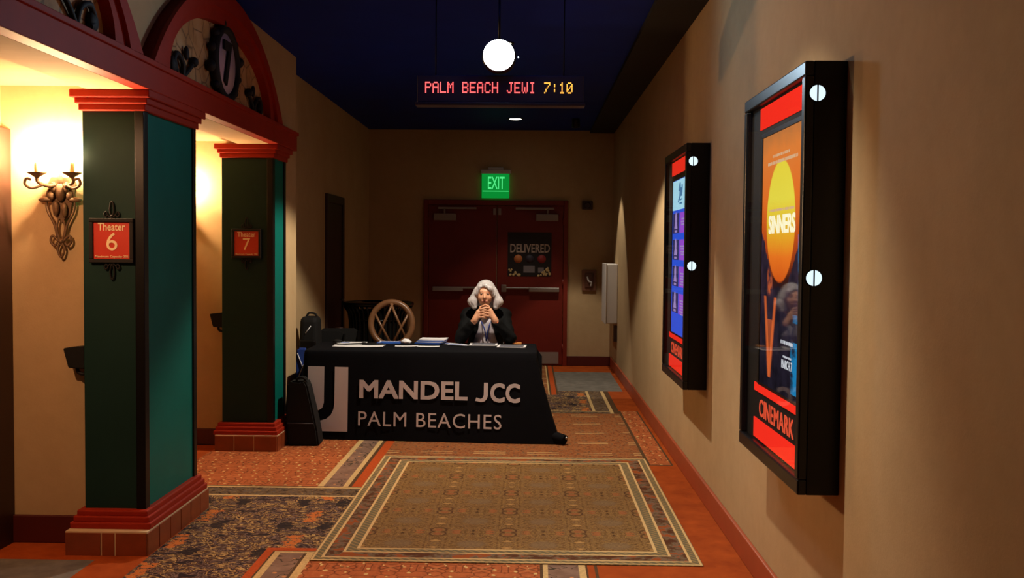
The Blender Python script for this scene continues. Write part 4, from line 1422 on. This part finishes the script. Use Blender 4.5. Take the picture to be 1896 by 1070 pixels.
# fan of brochures: each one a thing
for k in range(6):
    leaflet('brochure', ('lowest blue brochure of the fanned pile', 'blue brochure second from the bottom of the fanned pile', 'white brochure in the lower middle of the fanned pile', 'blue brochure in the upper middle of the fanned pile',
            'white brochure second from the top of the fanned pile', 'cream topmost brochure of the fanned pile')[k], 'brochure', -0.90 + 0.006 * k, 8.98 + 0.008 * k, 0.24, 0.17, -0.30 + 0.05 * k, ZT + 0.0075 * k, curl=0.003,
            mat=('bluepaper', 'bluepaper', 'paper', 'bluepaper', 'paper', 'paper')[k], thick=0.006, group='brochures in the fanned pile')
leaflet('flyer', 'white slip in front of the fanned brochures', 'paper', -0.885, 8.68, 0.19, 0.07, -0.05, curl=0.003)
for k in range(3):
    leaflet('leaflet', ('rearmost grey leaflet of the slanting row right of the brochures', 'middle grey leaflet of the slanting row right of the brochures', 'front grey leaflet of the slanting row right of the brochures')[k], 'leaflet',
            -0.70 + 0.035 * k, 8.98 - 0.085 * k, 0.20, 0.075, -0.55, ZT + 0.003 * k, mat='paper', thick=0.0025, print_rects=((0, -0.1, 0.9, 0.45),), group='grey leaflets in a slanting row')
leaflet('sign_up_sheet', 'white bordered sheet lying in front of the woman', 'paper', -0.415, 8.94, 0.25, 0.24, 0.0, thick=0.006)
leaflet('sign_up_sheet', 'white bordered sheet to the right of the woman, nearer the table end', 'paper', -0.16, 8.79, 0.25, 0.22, -0.06, thick=0.004)
for (xc, yc, r) in ((-0.415, 8.94, 0.0), (-0.16, 8.79, -0.06)):
    pass
for o in [o for o in C.objects if o.name.startswith('sign_up_sheet') and o.parent is None]:
    xc, yc = o.location.x, o.location.y
    r = 0.0 if xc < -0.3 else -0.06
    th = 0.006 if xc < -0.3 else 0.004
    b = BM()
    sheet(b, xc, yc, 0.21, 0.18, ZT + th + 0.0003, r, 0, 0, 0.0006, 2)
    obj('printed_area', b, M['inkgrey'], o, 'grey printed area')
leaflet('card', 'small orange card behind the right sheet', 'card', -0.12, 9.04, 0.085, 0.06, 0.05, mat='orangepaper', thick=0.012)

# ------------------------------------------------------------------ bags and chairs at the left end
t = thing('tote_bag', 'slouching black bag on the carpet against the left corner of the table cover', 'bag', (-1.82, 8.05, 0))
b = BM()
out = [(-1.955, 0.0), (-1.975, 0.30), (-1.965, 0.50), (-1.93, 0.525), (-1.86, 0.52), (-1.825, 0.53), (-1.80, 0.49), (-1.755, 0.30), (-1.715, 0.12), (-1.70, 0.0)]
prism(b, out, lambda u, v, w: (u, 8.19 - w * (1 - 0.25 * v), v), 0.20)
bmesh.ops.bevel(b, geom=b.edges[:], offset=0.014, segments=2, affect='EDGES')
obj('body', b, M['blackmatte'], t)
b = BM()
tube(b, smoothpath([(-1.90, 8.06, 0.50), (-1.88, 8.04, 0.545), (-1.83, 8.04, 0.545), (-1.81, 8.07, 0.48)]), 0.010, 8)
tube(b, smoothpath([(-1.92, 8.12, 0.50), (-1.89, 8.13, 0.535), (-1.84, 8.13, 0.54), (-1.82, 8.12, 0.49)]), 0.010, 8)
obj('handle', b, M['blackmatte'], t, 'soft black handles')
b = BM()
tube(b, [(-1.955, 7.987, 0.185), (-1.745, 7.987, 0.185)], 0.004, 6)
obj('seam', b, plain('seam_grey', srgb(52, 46, 48), 0.5), t, 'grey seam')

def folding_chair(label, x, y, rz, seat_z=0.44, back_z=0.80, col='blackmatte'):
    t = thing('folding_chair', label, 'chair', (x, y, 0))
    R_ = Matrix.Rotation(rz, 3, 'Z')
    P = lambda a, b_, c: Vector((x, y, 0)) + R_ @ Vector((a, b_, c))
    w = 0.20
    b = BM(); box(b, -w, w, -0.19, 0.19, seat_z - 0.012, seat_z + 0.012, 0.01)
    b.transform(Matrix.Translation((x, y, 0)) @ R_.to_4x4())
    obj('seat', b, M[col], t)
    b = BM()
    pts = [(-w, back_z - 0.14), (w, back_z - 0.14), (w, back_z - 0.03), (w * 0.8, back_z), (-w * 0.8, back_z), (-w, back_z - 0.03)]
    prism(b, pts, lambda u, v, q: P(u, 0.235 + 0.012 * q, v), 1.0)
    obj('backrest', b, M[col], t)
    for d in (-1, 1):
        b = BM(); tube(b, [P(d * w, -0.21, 0.0), P(d * w, 0.05, seat_z - 0.01), P(d * w, 0.235, back_z - 0.03)], 0.011, 8); obj('leg', b, M['black'], t)
        b = BM(); tube(b, [P(d * (w - 0.025), 0.24, 0.0), P(d * (w - 0.025), -0.10, seat_z - 0.015)], 0.011, 8); obj('leg', b, M['black'], t)
    return t
folding_chair('black folding chair holding the backpack beside the left table end', -2.02, 9.50, 0.0, back_z=0.79)
t = thing('backpack', 'black backpack on the folding chair at the left table end', 'bag', (-2.06, 9.44, 0.452))
b = box(BM(), -2.185, -1.985, 9.33, 9.55, 0.455, 0.955, 0.05, seg=4)
for v in b.verts:
    if v.co.z > 0.8: v.co.x += (v.co.x + 2.085) * -0.15 - 0.0
obj('body', b, M['blackmatte'], t)
b = BM(); tube(b, smoothpath([(-2.13, 9.44, 0.945), (-2.10, 9.44, 0.985), (-2.04, 9.44, 0.975), (-2.02, 9.44, 0.93)]), 0.010, 8); obj('handle', b, M['blackmatte'], t)
b = box(BM(), -2.165, -2.01, 9.295, 9.335, 0.50, 0.74, 0.018, seg=3); obj('front_pocket', b, M['black'], t)
b = BM(); tube(b, [(-2.11, 9.322, 0.80), (-2.06, 9.322, 0.87)], 0.005, 6); obj('zip_pull', b, M['strap'], t, 'pale zip pull')
# blue bag with crossed straps hanging from the table's left end
t = thing('drawstring_bag', 'blue drawstring bag with crossing white straps between wall end and table', 'bag', (-2.015, 8.84, 0))
b = BM()
prism(b, [(-2.080, 0.40), (-1.970, 0.40), (-1.965, 0.50), (-1.975, 0.66), (-1.990, 0.71), (-2.065, 0.71), (-2.085, 0.62)], lambda u, v, w: (u, 8.88 - w, v), 0.07)
bmesh.ops.bevel(b, geom=b.edges[:], offset=0.012, segments=2, affect='EDGES')
obj('body', b, M['blueb'], t)
b = BM()
tube(b, [(-2.065, 8.806, 0.67), (-2.023, 8.803, 0.56), (-1.977, 8.806, 0.47)], 0.0045, 6)
tube(b, [(-2.060, 8.806, 0.43), (-2.023, 8.80, 0.53), (-1.982, 8.806, 0.62)], 0.0045, 6)
obj('straps', b, M['strap'], t, 'crossing white straps')
b = box(BM(), -2.070, -1.980, 8.795, 8.87, 0.375, 0.42, 0.012); obj('bottom_panel', b, plain('bag_greygreen', srgb(112, 124, 118), 0.7), t, 'grey green foot panel')
# it stands on a black box
tag(obj('storage_case', box(BM(), -2.07, -1.965, 8.72, 8.93, 0.0, 0.373, 0.01), M['blackmatte'], None, origin=(-1.99, 8.82, 0)), 'narrow black case on the floor under the blue bag', 'case')

folding_chair('dark folding chair standing behind the backpack, only its top showing', -1.98, 10.25, 0.15, back_z=0.76)
t = thing('floor_sign', 'dark brown folding floor sign behind the left end of the table', 'sign', (-2.07, 10.62, 0))
for d in (-1, 1):
    b = BM()
    prism(b, [(-0.12, 0.0), (0.12, 0.0), (0.065, 0.70), (0.03, 0.73), (-0.03, 0.73), (-0.065, 0.70)], lambda u, v, w: (-2.04 + u, 10.62 + d * (0.02 + 0.22 * (1 - v / 0.73)) + 0.012 * w, v), 1.0)
    obj('panel', b, M['doordark'], t)
b = BM(); tube(b, [(-2.08, 10.63, 0.745), (-2.00, 10.63, 0.745)], 0.014, 8); obj('hinge', b, M['doordark'], t)

# ------------------------------------------------------------------ waste bin and round backed chair
def bin_():
    x, y = -1.735, 11.35
    t = thing('litter_bin', 'black slatted round litter bin with wide flared rim behind the table', 'bin', (x, y, 0))
    b = BM(); lathe(b, [(0.0001, 0.03), (0.29, 0.03), (0.30, 0.86), (0.285, 0.9)], (x, y, 0), 'Z', 40, caps=False); obj('liner', b, M['blackmatte'], t)
    b = BM()
    for k in range(36):
        a = 2 * pi * k / 36
        pts = [(0.315, 0.02), (0.318, 0.5), (0.318, 0.78), (0.335, 0.88), (0.385, 0.955)]
        tube(b, [(x + r * cos(a), y + r * sin(a), z) for r, z in pts], 0.014, 6)
    for z in (0.06, 0.80):
        tube(b, [(x + 0.31 * cos(2 * pi * k / 40), y + 0.31 * sin(2 * pi * k / 40), z) for k in range(40)], 0.014, 6, closed=True)
    obj('slats', b, M['bin'], t, 'black steel slats')
    b = BM(); tube(b, [(x + 0.385 * cos(2 * pi * k / 48), y + 0.385 * sin(2 * pi * k / 48), 0.975) for k in range(48)], 0.022, 10, closed=True); obj('rim', b, M['bin'], t, 'glossy black rim')
    b = BM(); lathe(b, [(0.19, 1.0), (0.24, 0.995), (0.385, 0.985), (0.38, 0.96), (0.2, 0.965), (0.19, 1.0)], (x, y, 0), 'Z', 40, caps=False); obj('lid', b, M['bin'], t)
bin_()

def round_chair():
    x, y = -1.40, 10.05
    t = thing('round_back_chair', 'wooden chair with round ring back of crossing slats behind the table', 'chair', (x, y - 0.2, 0))
    zc, r = 0.845, 0.205
    b = BM()
    for k in range(48):
        pass
    tube(b, [(x + r * 1.02 * cos(2 * pi * k / 48), y + 0.02 * sin(2 * pi * k / 48), zc + r * 1.06 * sin(2 * pi * k / 48)) for k in range(48)], 0.031, 10, closed=True)
    obj('ring_back', b, M['wood'], t, 'round wooden ring')
    b = BM()
    for (xa, za, xb, zb) in ((-0.175, 0.11, -0.01, -0.20), (0.01, 0.205, -0.145, -0.15), (-0.01, 0.205, 0.145, -0.15), (0.175, 0.11, 0.01, -0.20)):
        tube(b, [(x + xa, y, zc + za), (x + (xa + xb) / 2, y - 0.008, zc + (za + zb) / 2), (x + xb, y, zc + zb)], 0.013, 8)
    obj('lattice', b, M['wood'], t, 'crossing wooden slats')
    b = BM(); lathe(b, [(0.0001, 0.455), (0.20, 0.455), (0.225, 0.47), (0.215, 0.50), (0.0001, 0.51)], (x, y - 0.24, 0), 'Z', 32, caps=False); obj('seat', b, M['doordark'], t)
    for dx, dy in ((-0.16, -0.40), (0.16, -0.40), (-0.15, -0.06), (0.15, -0.06)):
        b = BM(); tube(b, [(x + dx * 1.1, y + dy * 1.05 + (0.02 if dy > -0.1 else 0), 0.0), (x + dx, y + dy, 0.46)], [0.014, 0.019], 8); obj('leg', b, M['wood'], t)
    for d in (-1, 1):
        b = BM(); tube(b, [(x + d * 0.13, y - 0.05, 0.47), (x + d * 0.11, y, 0.60), (x + d * 0.10, y, 0.66)], 0.016, 8); obj('back_post', b, M['wood'], t)
round_chair()

# ------------------------------------------------------------------ the woman behind the table
def cap(a, b, ra, rb=None): return ('c', np.array(a, float), np.array(b, float), ra, ra if rb is None else rb)
def ell(c, r): return ('e', np.array(c, float), np.array(r, float))
def sdist(p, P):
    if p[0] == 'c':
        _, a, b, ra, rb = p
        ba = b - a; L = ba @ ba + 1e-12
        h = np.clip(((P - a) @ ba) / L, 0, 1)
        return np.linalg.norm(P - a - h[..., None] * ba, axis=-1) - (ra + (rb - ra) * h)
    _, c, r = p
    q = (P - c) / r
    k0 = np.linalg.norm(q, axis=-1); k1 = np.linalg.norm(q / r, axis=-1)
    return k0 * (k0 - 1) / np.maximum(k1, 1e-9)
def bounds(p, m):
    if p[0] == 'c':
        r = max(p[3], p[4]) + m
        return np.minimum(p[1], p[2]) - r, np.maximum(p[1], p[2]) + r
    return p[1] - p[2] - m, p[1] + p[2] + m

class Field:
    def __init__(s, lo, hi, h):
        s.h = h; s.lo = np.array(lo, float)
        s.n = np.ceil((np.array(hi) - s.lo) / h).astype(int) + 1
        s.D = np.full(s.n, 1.0)
    def sub(s, p, m):
        a, b = bounds(p, m)
        i0 = np.clip(np.floor((a - s.lo) / s.h).astype(int), 0, s.n); i1 = np.clip(np.ceil((b - s.lo) / s.h).astype(int) + 1, 0, s.n)
        if (i1 <= i0).any(): return None, None
        sl = tuple(slice(i0[k], i1[k]) for k in range(3))
        ax = [s.lo[k] + s.h * np.arange(i0[k], i1[k]) for k in range(3)]
        return sl, np.stack(np.meshgrid(*ax, indexing='ij'), -1)
    def add(s, prims, k=0.02, m=0.06):
        for p in prims:
            sl, P = s.sub(p, m)
            if sl is None: continue
            d = sdist(p, P); D = s.D[sl]
            h = np.maximum(k - np.abs(D - d), 0) / k
            s.D[sl] = np.minimum(D, d) - h * h * k * 0.25
        return s
    def cut(s, prims, k=0.006):
        for p in prims:
            sl, P = s.sub(p, 0.03)
            if sl is None: continue
            d = -sdist(p, P); D = s.D[sl]
            h = np.maximum(k - np.abs(D - d), 0) / k
            s.D[sl] = np.maximum(D, d) + h * h * k * 0.25
        return s
    def grid(s):
        ax = [s.lo[k] + s.h * np.arange(s.n[k]) for k in range(3)]
        return np.meshgrid(*ax, indexing='ij', sparse=True)
    def mesh(s):
        D, n = s.D, s.n
        S = D < 0
        c = np.zeros(n - 1, int)
        for dx in (0, 1):
            for dy in (0, 1):
                for dz in (0, 1):
                    c += S[dx:n[0] - 1 + dx, dy:n[1] - 1 + dy, dz:n[2] - 1 + dz]
        act = (c > 0) & (c < 8)
        I = np.argwhere(act)
        idx = -np.ones(n - 1, int); idx[act] = np.arange(len(I))
        pos = np.zeros((len(I), 3)); cnt = np.zeros(len(I))
        cor = [np.array(q) for q in ((0, 0, 0), (1, 0, 0), (0, 1, 0), (1, 1, 0), (0, 0, 1), (1, 0, 1), (0, 1, 1), (1, 1, 1))]
        for a in range(8):
            for b_ in range(a + 1, 8):
                if np.abs(cor[a] - cor[b_]).sum() != 1: continue
                A = I + cor[a]; B = I + cor[b_]
                da = D[A[:, 0], A[:, 1], A[:, 2]]; db = D[B[:, 0], B[:, 1], B[:, 2]]
                x = (da < 0) != (db < 0)
                t_ = np.where(x, da / np.where(x, da - db, 1), 0)
                pos += np.where(x[:, None], A + (B - A) * t_[:, None], 0); cnt += x
        V = s.lo + s.h * pos / cnt[:, None]
        Q = []
        for ax in range(3):
            e = np.zeros(3, int); e[ax] = 1
            u, v = [(1, 2), (2, 0), (0, 1)][ax]
            eu = np.zeros(3, int); eu[u] = 1; ev = np.zeros(3, int); ev[v] = 1
            lo = np.zeros(3, int) + eu + ev
            sl0 = tuple(slice(lo[k], n[k] - 1) for k in range(3))
            sl1 = tuple(slice(lo[k] + e[k], n[k] - 1 + e[k]) for k in range(3))
            X = S[sl0] != S[sl1]
            K = np.argwhere(X) + lo
            inn = S[K[:, 0], K[:, 1], K[:, 2]]
            g = lambda o: idx[tuple((K - o).T)]
            q = np.stack([g(eu + ev), g(ev), g(0 * eu), g(eu)], 1)
            q[~inn] = q[~inn][:, ::-1]
            Q.append(q)
        Q = np.concatenate(Q)
        return V, Q[(Q >= 0).all(1)]
    def bm(s):
        V, Q = s.mesh()
        bm = BM()
        vs = [bm.verts.new(p) for p in V]
        for q in Q:
            try: bm.faces.new([vs[i] for i in q])
            except ValueError: pass
        for _ in range(2):
            bmesh.ops.smooth_vert(bm, verts=bm.verts[:], factor=0.4, use_axis_x=True, use_axis_y=True, use_axis_z=True)
        return bm

PX = -0.413
WL, WR = (-0.497, 8.955, 0.968), (-0.318, 8.955, 0.968)       # wrists: her right (picture left), her left
EL, ER = (-0.628, 9.035, 0.800), (-0.182, 9.035, 0.800)       # elbows resting on the table
SL, SR = (-0.575, 9.285, 0.985), (-0.250, 9.285, 0.985)       # shoulders
torso = [ell((PX, 9.30, 0.93), (0.165, 0.110, 0.15)), ell((PX, 9.31, 0.76), (0.150, 0.115, 0.19)), ell((PX, 9.36, 0.57), (0.172, 0.145, 0.105)),
         cap(SL, SR, 0.060), cap((PX - 0.075, 9.20, 0.915), (PX - 0.07, 9.21, 0.86), 0.060), cap((PX + 0.075, 9.20, 0.915), (PX + 0.07, 9.21, 0.86), 0.060)]
arms = [cap(SL, EL, 0.050, 0.041), cap(EL, WL, 0.041, 0.026), cap(SR, ER, 0.050, 0.041), cap(ER, WR, 0.041, 0.026)]
legs = [cap((PX - 0.09, 9.33, 0.535), (PX - 0.12, 8.93, 0.535), 0.078, 0.058), cap((PX - 0.12, 8.93, 0.535), (PX - 0.13, 8.99, 0.10), 0.054, 0.036),
        cap((PX + 0.09, 9.33, 0.535), (PX + 0.12, 8.93, 0.535), 0.078, 0.058), cap((PX + 0.12, 8.93, 0.535), (PX + 0.13, 8.99, 0.10), 0.054, 0.036),
        cap((PX - 0.13, 9.01, 0.05), (PX - 0.14, 8.85, 0.04), 0.038, 0.030), cap((PX + 0.13, 9.01, 0.05), (PX + 0.14, 8.85, 0.04), 0.038, 0.030)]
HX, HY = -0.416, 9.14
head = [ell((HX, HY + 0.025, 1.228), (0.072, 0.090, 0.086)), ell((HX, HY - 0.010, 1.168), (0.066, 0.072, 0.078)), ell((HX, HY - 0.030, 1.112), (0.036, 0.038, 0.030)),
        cap((HX, HY + 0.05, 1.14), (PX, 9.285, 1.02), 0.050, 0.056)]
face = [cap((HX - 0.034, HY - 0.062, 1.219), (HX + 0.034, HY - 0.062, 1.219), 0.009), ell((HX - 0.035, HY - 0.052, 1.163), (0.022, 0.020, 0.022)), ell((HX + 0.035, HY - 0.052, 1.163), (0.022, 0.020, 0.022)),
        cap((HX - 0.073, HY + 0.03, 1.20), (HX - 0.076, HY + 0.035, 1.165), 0.013, 0.009), cap((HX + 0.073, HY + 0.03, 1.20), (HX + 0.076, HY + 0.035, 1.165), 0.013, 0.009)]
nose = [cap((HX, HY - 0.068, 1.205), (HX, HY - 0.094, 1.166), 0.008, 0.012), cap((HX - 0.010, HY - 0.076, 1.164), (HX + 0.010, HY - 0.076, 1.164), 0.007)]
lips_ = [cap((HX - 0.020, HY - 0.070, 1.131), (HX + 0.020, HY - 0.070, 1.131), 0.008)]
sock = [ell((HX - 0.030, HY - 0.082, 1.197), (0.015, 0.014, 0.009)), ell((HX + 0.030, HY - 0.082, 1.197), (0.015, 0.014, 0.009))]
palms, fingers = [], []
for sgn, Wp in ((1, WL), (-1, WR)):
    off = 0.0 if sgn < 0 else -0.0125
    kx = PX - sgn * 0.040
    palms += [cap(Wp, (kx - sgn * 0.012, 8.962, 1.050 + off), 0.025, 0.026), cap((Wp[0] + sgn * 0.01, 8.955, 0.99), (kx - sgn * 0.006, 8.962, 1.015 + off), 0.022, 0.022)]
    for i in range(4):
        K = np.array((kx, 8.948, 1.078 + off - 0.0245 * i))
        ln = (0.92, 1.0, 0.95, 0.80)[i]
        a = K + np.array((sgn * 0.030 * ln, -0.020, 0.004)); b_ = K + np.array((sgn * 0.054 * ln, -0.018, -0.002)); c_ = K + np.array((sgn * 0.072 * ln, -0.003, -0.008))
        fingers += [cap(K, a, 0.0098, 0.0090), cap(a, b_, 0.0090, 0.0082), cap(b_, c_, 0.0080, 0.0068)]
    th = 0.0 if sgn < 0 else -0.008
    p0 = (kx - sgn * 0.010, 8.975, 1.058 + off); p1 = (kx + sgn * 0.004, 8.972, 1.092 + th); p2 = (kx + sgn * 0.036, 8.962, 1.108 + th)
    fingers += [cap(p0, p1, 0.0125, 0.0105), cap(p1, p2, 0.0100, 0.0080)]

wm = thing('person', 'silver haired woman in black jacket sitting behind the draped table with clasped hands', 'person', (PX, 9.3, 0))
f = Field((-0.72, 8.80, -0.01), (-0.10, 9.55, 1.36), 0.0046)
f.add(torso, 0.05).add(legs, 0.03).add(arms, 0.03).add(head, 0.03).add(face, 0.02).add(nose, 0.010).add(lips_, 0.008)
f.cut(sock, 0.006)
f.add(palms, 0.018).add(fingers, 0.0035)
obj('body', f.bm(), M['skin'], wm, smooth=True)
for d in (-1, 1):
    b = BM(); ball(b, (HX + d * 0.030, HY - 0.066, 1.197), 0.0115, 12); e_ = obj('eye', b, M['eyew'], wm)
    b = BM(); ball(b, (HX + d * 0.030, HY - 0.0745, 1.196), 0.0052, 10); obj('iris', b, M['eyed'], e_, 'dark iris')
    b = BM(); tube(b, smoothpath([(HX + d * 0.014, HY - 0.073, 1.219), (HX + d * 0.030, HY - 0.071, 1.225), (HX + d * 0.047, HY - 0.060, 1.219)]), 0.0032, 6); obj('eyebrow', b, M['brow'], wm, 'grey eyebrow')
b = BM(); tube(b, smoothpath([(HX - 0.024, HY - 0.074, 1.133), (HX, HY - 0.079, 1.131), (HX + 0.024, HY - 0.074, 1.133)]), 0.0042, 6); obj('lips', b, M['lips'], wm, 'rosy lips')

# hair: a chin length bob round the face
f = Field((-0.64, 8.98, 0.98), (-0.20, 9.36, 1.37), 0.0046)
f.add([ell((HX + 0.004, HY + 0.030, 1.238), (0.086, 0.100, 0.088)), ell((HX + 0.004, HY + 0.075, 1.17), (0.112, 0.075, 0.115)),
       cap((HX - 0.078, HY + 0.002, 1.225), (HX - 0.112, HY + 0.0, 1.125), 0.026, 0.040), cap((HX + 0.086, HY + 0.002, 1.225), (HX + 0.120, HY + 0.0, 1.125), 0.026, 0.040),
       cap((HX - 0.112, HY + 0.0, 1.125), (HX - 0.096, HY - 0.015, 1.075), 0.040, 0.024), cap((HX + 0.120, HY + 0.0, 1.125), (HX + 0.100, HY - 0.015, 1.075), 0.040, 0.024)], 0.03)
f.cut([ell((HX - 0.002, HY - 0.085, 1.180), (0.072, 0.085, 0.090)), ell((HX, HY - 0.03, 1.10), (0.066, 0.09, 0.095))], 0.012)
f.add([cap((HX + 0.000, HY - 0.060, 1.277), (HX + 0.052, HY - 0.062, 1.245), 0.014, 0.016), cap((HX + 0.052, HY - 0.062, 1.245), (HX + 0.078, HY - 0.035, 1.19), 0.016, 0.018), cap((HX - 0.050, HY - 0.050, 1.262), (HX - 0.074, HY - 0.035, 1.20), 0.012, 0.014)], 0.03)
hb = f.bm()
for v in hb.verts:      # strands
    a = atan2(v.co.x - HX, -(v.co.y - HY - 0.04))
    k = 0.0018 * sin(a * 34 + 2.2 * sin(v.co.z * 40)) + 0.0010 * sin(a * 71 + 1)
    n = Vector((v.co.x - HX, v.co.y - HY - 0.04, 0))
    if n.length > 0.02: v.co += n.normalized() * k
obj('hair', hb, M['hair'], wm, 'silver chin length hair', smooth=True)

# clothes: grown a little outside the body
def grow(prims, g):
    return [(p[0], p[1], p[2], p[3] + g, p[4] + g) if p[0] == 'c' else (p[0], p[1], p[2] + g) for p in prims]
f = Field((-0.62, 9.05, 0.50), (-0.20, 9.50, 1.08), 0.006)
f.add(grow(torso, 0.005), 0.05)
f.cut([cap((PX, 9.16, 1.06), (PX, 9.20, 1.02), 0.045, 0.045), cap((HX, HY + 0.05, 1.16), (PX, 9.285, 1.03), 0.058, 0.064)], 0.01)
obj('shirt', f.bm(), M['shirt'], wm, 'pale shirt', smooth=True)
sleeve = [cap(SL, EL, 0.050, 0.041), cap(EL, tuple(np.array(EL) + (np.array(WL) - np.array(EL)) * 0.74), 0.041, 0.030), cap(SR, ER, 0.050, 0.041), cap(ER, tuple(np.array(ER) + (np.array(WR) - np.array(ER)) * 0.80), 0.041, 0.029)]
f = Field((-0.74, 8.90, 0.46), (-0.08, 9.52, 1.10), 0.006)
f.add(grow(torso, 0.017), 0.05)
x, y, z = f.grid()
wv = 0.028 + (1.02 - np.clip(z, 0.5, 1.05)) * 0.30
f.D = np.maximum(f.D, -np.maximum(np.abs(x - PX - 0.004) - wv, y - 9.27))
f.D = np.maximum(f.D, 0.50 - z + 0 * x)
f.cut([cap((HX, HY + 0.05, 1.16), (PX, 9.285, 1.03), 0.062, 0.070)], 0.01)
f.add(grow(sleeve, 0.012), 0.025)
jb = f.bm()
for v in jb.verts:
    v.co += Vector((0.004 * sin(v.co.z * 55 + v.co.y * 30), -0.003 * sin(v.co.z * 70 + v.co.x * 40), 0))
obj('jacket', jb, M['jacket'], wm, 'black open jacket', smooth=True)
f = Field((-0.70, 8.80, 0.05), (-0.12, 9.55, 0.72), 0.007)
f.add(grow(legs[:4], 0.010) + grow([torso[2]], 0.010), 0.03)
zz = f.grid()[2]
f.D = np.maximum(f.D, 0.09 - zz + 0 * f.grid()[0])
obj('trousers', f.bm(), M['trousers'], wm, 'dark trousers', smooth=True)
for d in (-1, 1):
    f = Field((PX + d * 0.135 - 0.07, 8.78, -0.005), (PX + d * 0.135 + 0.07, 9.08, 0.14), 0.006)
    f.add(grow(legs[4:], 0.008), 0.02)
    f.D = np.maximum(f.D, 0.004 - f.grid()[2] + 0 * f.grid()[0])
    obj('shoe', f.bm(), M['black'], wm, 'black shoe', smooth=True)
b = BM()
tube(b, smoothpath([(PX - 0.062, 9.23, 1.02), (PX - 0.045, 9.165, 0.96), (PX - 0.008, 9.125, 0.88), (PX + 0.006, 9.145, 0.80), (PX + 0.008, 9.165, 0.76)]), 0.0055, 6)
tube(b, smoothpath([(PX + 0.062, 9.23, 1.02), (PX + 0.055, 9.165, 0.96), (PX + 0.030, 9.125, 0.88), (PX + 0.018, 9.145, 0.80), (PX + 0.014, 9.165, 0.76)]), 0.0055, 6)
obj('lanyard', b, M['lanyard'], wm, 'dark blue lanyard')
b = BM()
d_ = (Vector(WR) - Vector(ER)).normalized(); c0 = Vector(ER).lerp(Vector(WR), 0.86)
s1 = d_.orthogonal().normalized(); s2 = d_.cross(s1)
tube(b, [c0 - d_ * 0.012, c0 - d_ * 0.004, c0 + d_ * 0.004, c0 + d_ * 0.012], [0.0315, 0.033, 0.032, 0.0300], 20)
obj('wrist_band', b, M['orangeband'], wm, 'orange wrist band')

t = thing('stacking_chair', 'plain chair under the seated woman, hidden behind the table', 'chair', (PX, 9.40, 0))
obj('seat', box(BM(), PX - 0.21, PX + 0.21, 9.18, 9.58, 0.425, 0.452, 0.012), M['blackmatte'], t)
obj('backrest', box(BM(), PX - 0.16, PX + 0.16, 9.60, 9.62, 0.60, 0.82, 0.008), M['blackmatte'], t)
for dx in (-1, 1):
    b = BM(); tube(b, [(PX + dx * 0.19, 9.20, 0), (PX + dx * 0.19, 9.21, 0.43)], 0.011, 8); obj('leg', b, M['black'], t)
    b = BM(); tube(b, [(PX + dx * 0.17, 9.66, 0), (PX + dx * 0.17, 9.58, 0.44), (PX + dx * 0.15, 9.61, 0.80)], 0.011, 8); obj('leg', b, M['black'], t)
